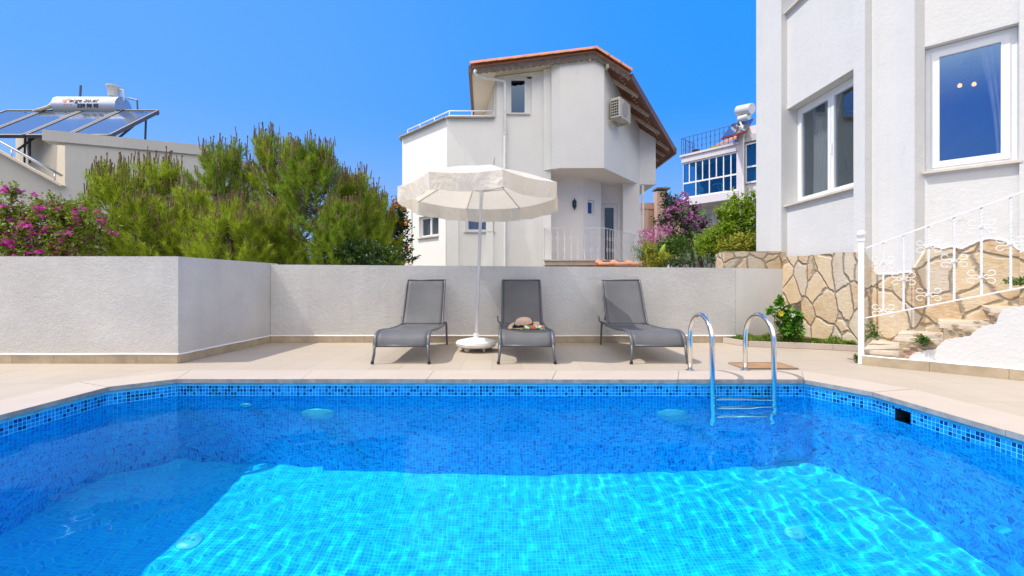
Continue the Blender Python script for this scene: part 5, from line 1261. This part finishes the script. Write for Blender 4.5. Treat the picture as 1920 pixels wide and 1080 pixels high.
# far hill
a = NT('hill_scrub'); p = a.pos(); n1 = a.noise(p, .12, 6, .7); n2 = a.noise(p, .5, 5, .7)
c = a.mix(n1, (.035, .07, .02), (.12, .15, .05)); c = a.mix(a.ramp(n2, [(.45, 0.0), (.6, 1.0)]), c, (.02, .045, .015)); a.set(col=c, rough=.95, nrm=a.bump(n2, 1.0, 1.5))
b = MB(); nx_, ny_ = 90, 30; vs = []
from mathutils import noise as mn
for j in range(ny_ + 1):
    for i in range(nx_ + 1):
        x = 20 + 260 * i / nx_; y = 170 + 160 * j / ny_
        e = math.exp(-((x - 105) / 42) ** 2) * math.exp(-((y - 250) / 50) ** 2)
        vs.append((x, y, -1 + 46 * e * 1.0 + 2.2 * mn.noise(Vector((x * .12, y * .12, 0))) * e ** .3 + 1.3 * mn.noise(Vector((x * .5, y * .5, 3)))))
b.add(vs, [(j * (nx_ + 1) + i, j * (nx_ + 1) + i + 1, (j + 1) * (nx_ + 1) + i + 1, (j + 1) * (nx_ + 1) + i) for j in range(ny_) for i in range(nx_)])
tag(b.build('hill', a.m, smooth=True), kind='structure')

# ------------------------------------------------------------------ vegetation
class Cloud:
    def __init__(s): s.v = []; s.f = []
    def leaf(s, c, ax, nrm, L, W, fold=.25):
        sd = ax.cross(nrm)
        if sd.length < 1e-5: return
        sd.normalize(); nrm = sd.cross(ax).normalized(); n = len(s.v)
        s.v += [tuple(c), tuple(c + ax * L * .45 + sd * W * .5 + nrm * W * fold), tuple(c + ax * L - nrm * L * .12), tuple(c + ax * L * .45 - sd * W * .5 + nrm * W * fold), tuple(c + ax * L * .5)]
        s.f += [(n, n + 1, n + 2, n + 4), (n, n + 4, n + 2, n + 3)]
    def needle(s, c, ax, L, w_, rn):
        sd = ax.cross(Vector((rn.uniform(-1, 1), rn.uniform(-1, 1), rn.uniform(-1, 1)))).normalized() * w_ * .5; n = len(s.v)
        s.v += [tuple(c - sd), tuple(c + sd), tuple(c + ax * L)]; s.f.append((n, n + 1, n + 2))
    def build(s, name, m, parent=None, origin=None):
        o3 = Vector(origin) if origin is not None else None
        me = bpy.data.meshes.new(name); v = s.v if o3 is None else [(a_[0] - o3.x, a_[1] - o3.y, a_[2] - o3.z) for a_ in s.v]
        me.from_pydata(v, [], s.f); me.materials.append(m); o = bpy.data.objects.new(name, me); COL.objects.link(o)
        if parent is not None: o.parent = parent
        elif o3 is not None: o.location = o3
        return o
def rv(rn): 
    while True:
        v_ = Vector((rn.uniform(-1, 1), rn.uniform(-1, 1), rn.uniform(-1, 1)))
        if .05 < v_.length < 1: return v_.normalized()
def plant(name, label, cat, base, blobs, n, L, W, mat_, seed, stems=5, flowers=None, fl_n=0, fl_size=.03, stem_r=.012, group=None, upb=.3, clump=5):
    """blobs: list of (center, (rx,ry,rz), weight) in world coordinates"""
    rn = random.Random(seed); base = Vector(base); t = thing(name, label, cat, tuple(base), group); local(t); t.location = (0, 0, 0)
    c = Cloud(); tot = sum(b_[2] for b_ in blobs); tips = []
    for cc, rad, wt in blobs:
        cc = Vector(cc); m_ = int(n * wt / tot / clump)
        for _ in range(m_):
            d = rv(rn); r_ = rn.random() ** .45; q = cc + Vector((d.x * rad[0], d.y * rad[1], d.z * rad[2])) * r_ * (1 + .25 * mn.noise(Vector(cc) + d * 2.3))
            if rn.random() < .25: tips.append(q)
            tw = (d + Vector((0, 0, .4)) + rv(rn) * .5).normalized()
            for k in range(clump):
                ax = (d * .5 + rv(rn) + Vector((0, 0, upb))).normalized(); s_ = rn.uniform(.65, 1.25)
                c.leaf(q + tw * L * .55 * k - tw * L, ax, (rv(rn) * .6 + Vector((0, 0, 1)) + d * .3).normalized(), L * s_, W * s_)
    c.build('foliage', mat_, t)
    b = MB()
    for k in range(stems):
        if not tips: break
        e = rn.choice(tips); m1 = base.lerp(e, .5) + Vector((rn.uniform(-.1, .1), rn.uniform(-.1, .1), 0))
        b.tube(smooth_path([base + Vector((rn.uniform(-.06, .06), rn.uniform(-.06, .06), 0)), m1, e], 4), [stem_r * (1 - .7 * i / 8) for i in range(9)], 6)
    if stems: b.build('stem', M['bark'], t, smooth=True)
    if flowers and tips:
        f = Cloud()
        for _ in range(fl_n):
            q = rn.choice(tips) if callable(flowers) is False else None
            q = Vector(q) + rv(rn) * .06; q.y -= .04
            for k in range(7):
                ax = rv(rn); f.leaf(q + rv(rn) * fl_size * .5, ax, rv(rn), fl_size * rn.uniform(.8, 1.2), fl_size * .9, .2)
        f.build('flowers', M[flowers], t)
    return t
def pine(label, base, Ht, rad, seed, n=150, lean=0.0, mat_='needle', z0=.35, candles=(.12, .30), top_w=.35, cmin=.5):
    rn = random.Random(seed); base = Vector(base); t = thing('pine_tree', label, 'pine tree', tuple(base), 'young pines behind the garden wall'); local(t); t.location = (0, 0, 0)
    b = MB(); top = base + Vector((lean, 0, Ht * .9)); b.tube(smooth_path([base, base.lerp(top, .5) + Vector((.04, 0, 0)), top], 5), [.075 * (1 - .8 * i / 10) for i in range(11)], 8)
    tr_ = b.build('trunk', M['bark'], t, smooth=True)
    c = Cloud(); cn = Cloud(); bb = MB(); cb = MB()
    for k in range(int(n * 1.5)):
        u = rn.random(); h_ = z0 + (1 - z0) * u ** .85; an = rn.uniform(0, 2 * pi)
        R_ = rad * (1 - .72 * ((h_ - z0) / (1 - z0)) ** 1.6) * (1 + .3 * mn.noise(Vector((cos(an) * 1.5, sin(an) * 1.5, h_ * 4 + seed))))
        r_ = R_ * rn.uniform(.25, 1) ** .6
        ax_p = base.lerp(base + Vector((lean, 0, Ht)), max(.08, h_ - .12)); q = base + Vector((lean * h_ + r_ * cos(an), r_ * sin(an) * .9, Ht * h_ * (1 - .06 * (r_ / rad))))
        sd = Vector((cos(an), sin(an), 0)) * (r_ / rad) * .9 + Vector((0, 0, .85)) + rv(rn) * .25; sd.normalize(); SL = rn.uniform(.22, .38)
        if rn.random() < .35: bb.tube([ax_p, ax_p.lerp(q, .6) + Vector((0, 0, -.05)), q], [.016, .011, .007], 5)
        nn = 96
        for i in range(nn):
            f_ = i / nn; pz = q + sd * SL * (f_ - .3); out = rv(rn); out = (out - sd * out.dot(sd)).normalized(); d = (out * (1.0 - .45 * f_) + sd * (.45 + .8 * f_)).normalized()
            d.z -= .10; c.needle(pz, d, rn.uniform(.10, .175), .0088, rn)
        if h_ > .62 or rn.random() < .10:
            for j in range(rn.choice((0, 1, 2, 3)) if h_ > .75 else rn.choice((0, 0, 1, 2))):
                dd_ = (Vector((0, 0, 1)) + rv(rn) * .13).normalized(); o_ = q + sd * SL * .65 + Vector((rn.uniform(-.06, .06), rn.uniform(-.06, .06), 0)); cl = rn.uniform(*candles) * (1.0 if h_ > .75 else .6)
                cb.tube([o_, o_ + dd_ * cl * .5, o_ + dd_ * cl * .93, o_ + dd_ * cl], [.006, .008, .007, .002], 5, caps=False)
                if rn.random() < .5: cb.tube([o_ + dd_ * cl * .86, o_ + dd_ * cl * 1.0], [.014, .010], 5)
                for i in range(26):
                    f_ = i / 26; out = rv(rn); out = (out - dd_ * out.dot(dd_)).normalized(); cn.needle(o_ + dd_ * cl * (.10 + .85 * f_), (dd_ * 1.2 + out * .8).normalized(), .034, .0055, rn)
    tag(c.build('needles', M[mat_], t), kind='stuff'); tag(cn.build('bud_scales', M['candle'], t), kind='stuff'); tag(bb.build('branches', M['bark'], tr_, smooth=True), kind='stuff'); tag(cb.build('new_shoots', M['candle'], t, smooth=True), kind='stuff')
    return t
def gx_(px, D): return (px - CX) / F * D
def gz_(py, D): return H - (py - CY) / F * D
# pines, left to right
pine('low bright young pine just right of the left bougainvillea', (gx_(215, 8.3), 8.3, 0), gz_(330, 8.3), .95, 1, 150, 0, 'needle', .25)
pine('young pine with tall brown shoots in front of the grey house wall', (gx_(300, 9.0), 9.0, 0), gz_(318, 9.0), 1.0, 2, 170, 0, 'needle', .25)
pine('tall pine with bare brown shoots at the end of the grey house', (gx_(415, 9.2), 9.2, 0), gz_(282, 9.2), .95, 3, 190, .05, 'needle_dark', .25)
pine('bright yellow green pine low above the corner of the garden wall', (gx_(430, 7.7), 7.7, 0), gz_(395, 7.7), .85, 4, 150, 0, 'needle', .25, (.1, .25))
pine('tallest dense pine left of centre against the sky', (gx_(515, 9.6), 9.6, 0), gz_(268, 9.6), 1.0, 5, 210, 0, 'needle', .25)
pine('dark full pine with visible trunk in the middle of the row', (gx_(590, 8.9), 8.9, 0), gz_(288, 8.9), 1.05, 6, 240, 0, 'needle_dark', .32)
pine('rightmost pine of the row sloping down toward the white house', (gx_(668, 9.1), 9.1, 0), gz_(345, 9.1), .85, 7, 200, 0, 'needle', .2)
pine('small pine between the tallest pines and the orange shrub', (gx_(712, 9.8), 9.8, 0), gz_(385, 9.8), .55, 8, 110, 0, 'needle', .2, (.12, .28))
pine('small pale pine in the shadow below the tallest pine', (gx_(365, 8.2), 8.2, 0), gz_(375, 8.2), .7, 10, 120, 0, 'needle', .2, (.15, .3))
pine('low pine filling the gap below the row left of the dark trunk', (gx_(505, 8.3), 8.3, 0), gz_(400, 8.3), .75, 41, 130, 0, 'needle', .2, (.1, .2))
pine('low pine crowding the wall under the grey house', (gx_(275, 7.9), 7.9, 0), gz_(390, 7.9), .8, 42, 140, 0, 'needle', .2, (.1, .25))
pine('low dense pine right of the dark trunk', (gx_(640, 8.4), 8.4, 0), gz_(395, 8.4), .65, 43, 130, 0, 'needle_dark', .2, (.08, .2))
# bougainvillea on the left
D = 7.2; bx = lambda px, py, D=7.2: (gx_(px, D), D, gz_(py, D))
plant('bougainvillea', 'bougainvillea bush with magenta flowers above the left garden wall', 'bougainvillea', (gx_(90, D), D, 0),
      [(bx(60, 440), (.65, .4, .45), 1.6), (bx(150, 430), (.5, .4, .40), 1.2), (bx(20, 410), (.35, .3, .3), .7), (bx(110, 395), (.4, .3, .22), .8), (bx(-40, 430), (.5, .4, .5), 1), (bx(60, 480), (1.1, .4, .3), 1.2), (bx(25, 362), (.09, .09, .12), .12)], 9500, .058, .040, M['leaf_boug'], 11, 14, 'flower', 260, .048)
plant('orange_trumpet_shrub', 'shrub with orange flowers at the corner of the white house', 'shrub', (gx_(745, 10.2), 10.2, 0),
      [(bx(745, 440, 10.2), (.28, .3, .75), 1), (bx(742, 480, 10.2), (.4, .3, .4), .6), (bx(748, 405, 10.2), (.12, .2, .28), .3)], 2300, .085, .05, M['leaf_dark'], 12, 6, 'flower_orange', 60, .075)
plant('laurel_shrub', 'low dark leafy shrub under the pines near the white house', 'shrub', (gx_(680, 8.2), 8.2, 0), [(bx(680, 482, 8.2), (.75, .3, .28), 1)], 1500, .07, .045, M['leaf_dark'], 13, 4)
# right hand garden behind the wall
D = 9.6
def stick(px0, py0, px1, py1, D, r=.03): return [Vector(bx(px0, py0, D)), Vector(bx((px0 + px1) / 2 - 3, (py0 + py1) / 2, D)), Vector(bx(px1, py1, D))]
bg2 = plant('bougainvillea', 'tall bougainvillea with arching stems and pale pink flowers beyond the balcony', 'bougainvillea', (gx_(1300, D), D, 0),
      [(bx(1262, 395, D), (.28, .25, .34), 1.1), (bx(1285, 430, D), (.36, .25, .35), 1.3), (bx(1248, 372, D), (.07, .1, .22), .3), (bx(1240, 415, D), (.22, .15, .08), .3), (bx(1265, 455, D), (.32, .25, .22), .9), (bx(1300, 395, D), (.13, .12, .2), .3), (bx(1318, 420, D), (.15, .2, .16), .4)], 3600, .05, .036, M['leaf_dark'], 14, 4, 'flower_pale', 60, .05)
c = Cloud(); rn = random.Random(5)
for (px, py, rx, rz, n_) in ((1272, 385, .16, .13, 26), (1283, 408, .13, .16, 24), (1254, 400, .12, .1, 14), (1250, 425, .12, .06, 12), (1300, 415, .12, .16, 18), (1325, 425, .16, .06, 14), (1255, 440, .14, .06, 12), (1275, 372, .08, .1, 10)):
    for _ in range(n_):
        d = rv(rn); q = Vector(bx(px, py, D)) + Vector((d.x * rx, d.y * .2 - .12, d.z * rz))
        for k in range(6): c.leaf(q + rv(rn) * .03, rv(rn), rv(rn), .05, .045, .2)
c.build('flower_clusters', M['flower_pale'], bg2)
b = MB(); b.tube(smooth_path([bx(1317, 505, D), bx(1308, 470, D), bx(1288, 430, D), bx(1262, 390, D)], 4), [.045 - .002 * i for i in range(13)], 8); b.tube(smooth_path([bx(1300, 505, D), bx(1300, 480, D), bx(1292, 450, D)], 4), .022, 7); b.tube(smooth_path([bx(1293, 505, D), bx(1297, 470, D), bx(1283, 440, D)], 4), .018, 7); b.build('trunk', M['bark'], bg2, smooth=True)
plant('bougainvillea', 'distant pink bougainvillea behind the balcony railing end', 'bougainvillea', (gx_(1225, 12.5), 12.5, 0), [(bx(1222, 450, 12.5), (.4, .4, .3), 1), (bx(1240, 430, 12.5), (.25, .3, .25), .5)], 520, .07, .05, M['flower_pale'], 15, 5, 'flower', 10, .04)
plant('lemon_tree', 'bright green lemon tree in front of the apartment building', 'lemon tree', (gx_(1390, 9.0), 9.0, 0),
      [(bx(1392, 430, 9.0), (.38, .35, .5), 1.6), (bx(1372, 405, 9.0), (.16, .2, .3), .5), (bx(1405, 385, 9.0), (.2, .2, .25), .6), (bx(1352, 435, 9.0), (.25, .25, .2), .5), (bx(1400, 465, 9.0), (.3, .3, .22), .8), (bx(1350, 400, 9.0), (.1, .1, .1), .12), (bx(1376, 370, 9.0), (.05, .05, .1), .08), (bx(1345, 455, 9.0), (.22, .2, .2), .5), (bx(1412, 420, 9.0), (.2, .2, .5), .6)], 5600, .072, .042, M['leaf_lime'], 16, 12)
plant('yellow_shrub', 'yellow tinged shrub at the foot of the lemon tree above the stone wall', 'shrub', (gx_(1368, 8.6), 8.6, 0), [(bx(1370, 462, 8.6), (.30, .25, .17), 1), (bx(1395, 455, 8.6), (.25, .2, .14), .7)], 1700, .05, .035, M['leaf_yellow'], 17, 5)
plant('green_shrub', 'round green shrub left of the bougainvillea trunk', 'shrub', (gx_(1255, 9.2), 9.2, 0), [(bx(1262, 465, 9.2), (.36, .3, .24), 1), (bx(1235, 480, 9.2), (.25, .2, .2), .5)], 2100, .055, .038, M['leaf'], 18, 5)
plant('green_shrub', 'light green shrub right of the bougainvillea trunk', 'shrub', (gx_(1325, 9.2), 9.2, 0), [(bx(1330, 460, 9.2), (.28, .25, .27), 1)], 1500, .055, .036, M['leaf_lime'], 19, 5)
plant('yellow_shrub', 'yellow green shrub low beside the orange ridge tiles', 'shrub', (gx_(1232, 8.8), 8.8, 0), [(bx(1235, 488, 8.8), (.28, .2, .13), 1), (bx(1218, 470, 8.8), (.12, .12, .16), .4)], 1100, .055, .03, M['leaf_yellow'], 20, 4)
plant('grassy_shrub', 'pale feathery shrub in front of the balcony railing end', 'shrub', (gx_(1208, 9.5), 9.5, 0), [(bx(1210, 478, 9.5), (.2, .2, .28), 1)], 900, .10, .012, M['leaf'], 21, 0, upb=1.2)
plant('creeping_shrub', 'low dark creeper hanging over the small white wall', 'shrub', (gx_(1292, 8.6), 8.6, 0), [(bx(1275, 492, 8.6), (.35, .15, .10), 1), (bx(1345, 488, 8.6), (.3, .15, .08), .5)], 700, .05, .03, M['leaf_dark'], 22, 4)
# banana leaf plant
bn = thing('banana_plant', 'young banana plant with bright upright leaves by the balcony', 'banana plant', (gx_(1238, 9.0), 9.0, 0)); local(bn); bn.location = (0, 0, 0)
for (x0_, y0_, x1_, y1_, w_) in ((1238, 495, 1248, 455, .11), (1240, 498, 1256, 470, .09), (1236, 498, 1226, 476, .08)):
    b = MB(); p0_, p1_ = Vector(bx(x0_, y0_, 9.0)), Vector(bx(x1_, y1_, 9.0)); n_ = 10; vs = []
    for i in range(n_ + 1):
        t_ = i / n_; q = p0_.lerp(p1_, t_) + Vector((0, -.03 * sin(pi * t_), 0)); wd = w_ * sin(pi * min(1, t_ * .93 + .07)) ** .6
        vs += [q + Vector((-wd * .9, .02, -.02)), q, q + Vector((wd * .6, .05, .03))]
    b.add(vs, [(3 * i + k, 3 * i + k + 1, 3 * i + 4 + k, 3 * i + 3 + k) for i in range(n_) for k in (0, 1)]); b.build('leaf', simple('banana_green', (.30, .45, .03), .4, var=.2, vscale=20), bn, smooth=True)
b = MB(); b.tube([bx(1238, 560, 9.0), bx(1238, 495, 9.0)], .03, 8); b.build('stem', M['leaf'], bn)
tw = thing('garden_wall', 'low white wall among the shrubs beyond the lounger wall', 'wall', (3.9, 9.9, 0))
b = MB(); q0, q1 = P(1255, 484, 9.9), P(1372, 484, 9.9); b.prism([(q0.x, 9.9), (q1.x, 9.9), (q1.x, 10.1), (q0.x, 10.1)], 0, q0.z); b.build('wall', M['wall_smooth'], tw)
# planter beside the stone wall
KB = [(3.20, 6.62), (3.34, 6.22), (3.96, 6.04), (4.56, 5.76)]
b = MB(); b.add([(*q, .055) for q in KB] + [(4.58, 7.0, .055), (4.27, 6.99, .055), (3.4, 6.66, .055)], [tuple(range(7))]); tag(b.build('planting_bed', M['soil']), kind='structure')
b = MB()
for i in range(3):
    p0_, p1_ = Vector(KB[i]), Vector(KB[i + 1]); d = (p1_ - p0_); L_ = d.length; d.normalize(); k_ = max(1, round(L_ / .4))
    for j in range(k_): b.bar((*(p0_ + d * (L_ * j / k_ + .002)), .036), (*(p0_ + d * (L_ * (j + 1) / k_ - .002)), .036), .05, .072)
tag(b.build('kerb', M['coping']), kind='structure')
c = Cloud(); rn = random.Random(8)
for _ in range(5200):
    t_ = rn.random(); k_ = min(2, int(t_ * 3)); p0_, p1_ = Vector(KB[k_]), Vector(KB[k_ + 1]); q = p0_.lerp(p1_, t_ * 3 - k_); q += Vector((.06, .07)) + Vector((rn.random() * .30, rn.random() * .22)) * (1 if k_ else 1.0)
    if q.x > 4.55: q.x = 4.55 - rn.random() * .05
    hh = .03 + .10 * max(0, mn.noise(Vector((q.x * 5, q.y * 5, 1)))) * 1.5
    c.leaf(Vector((q.x, q.y, .055 + rn.random() * hh)), (rv(rn) + Vector((0, 0, .8))).normalized(), rv(rn), rn.uniform(.02, .035), .016)
tag(c.build('ground_cover', leafmat('ground_cover_leaf', [(.05, .12, .012), (.12, .24, .02), (.24, .34, .03)])), kind='stuff')
hib = plant('hibiscus', 'small hibiscus bush with one yellow flower in front of the stone cladding', 'hibiscus', (3.98, 6.28, .05),
      [(bx(1482, 612, 6.2), (.19, .16, .20), 1.5), (bx(1470, 588, 6.2), (.14, .12, .12), .5), (bx(1492, 590, 6.2), (.12, .12, .10), .5), (bx(1462, 566, 6.2), (.07, .07, .10), .25), (bx(1447, 580, 6.2), (.05, .06, .06), .12)], 620, .078, .055, leafmat('hibiscus_leaf', [(.03, .12, .01), (.07, .24, .015), (.15, .36, .03)], .3, .25), 23, 12, clump=2, stem_r=.007)
c = Cloud(); q = Vector(bx(1463, 588, 6.05))
for k in range(14):
    an = k * 2 * pi / 7; d = Vector((cos(an), -.5 - .3 * (k > 6), sin(an))).normalized(); c.leaf(q, d, Vector((0, -1, 0)), .045, .04, .1)
c.build('flower', M['flower_yellow'], hib)
c = Cloud(); q = Vector(bx(1487, 592, 6.0))
for k in range(8): c.leaf(q + rv(rn) * .015, rv(rn), Vector((0, -1, 0)), .03, .025, .1)
c.build('pale_flower', M['flower_white'], hib)
for (px, py, D_, w_, h_, lab, sd_) in ((1635, 618, 5.3, .10, .11, 'leafy weed growing between the post and the stone cladding', 31), (1733, 637, 4.5, .055, .035, 'weed growing from the broken edge of the steps', 32), (1606, 671, 4.98, .02, .03, 'tiny weed at the foot of the railing post', 33), (1915, 526, 4.6, .15, .03, 'small green plant on the top step at the picture edge', 34)):
    q = bx(px, py, D_); plant('weed', lab, 'weed', (q[0], q[1], q[2] - h_), [(q, (w_, w_ * .6, h_), 1), ((q[0], q[1], q[2] - h_ * .6), (w_ * 1.2, w_ * .7, h_ * .5), .6)], 260 if w_ > .04 else 60, .035, .017, M['leaf'], sd_, 3, stem_r=.004, clump=3)

# objects under or crossing the water take the refracted sunlight
for o in bpy.data.objects:
    if o.type == 'MESH' and (o in RECV or o.name.split('.')[0] in ('lamp_ring', 'lens', 'water_inlet', 'floor_drain')): o.cycles.is_caustics_receiver = True
for me_ in (pw.data, pr.data): me_.flip_normals()
for o in bpy.data.objects:
    if '_o' in o: del o['_o']
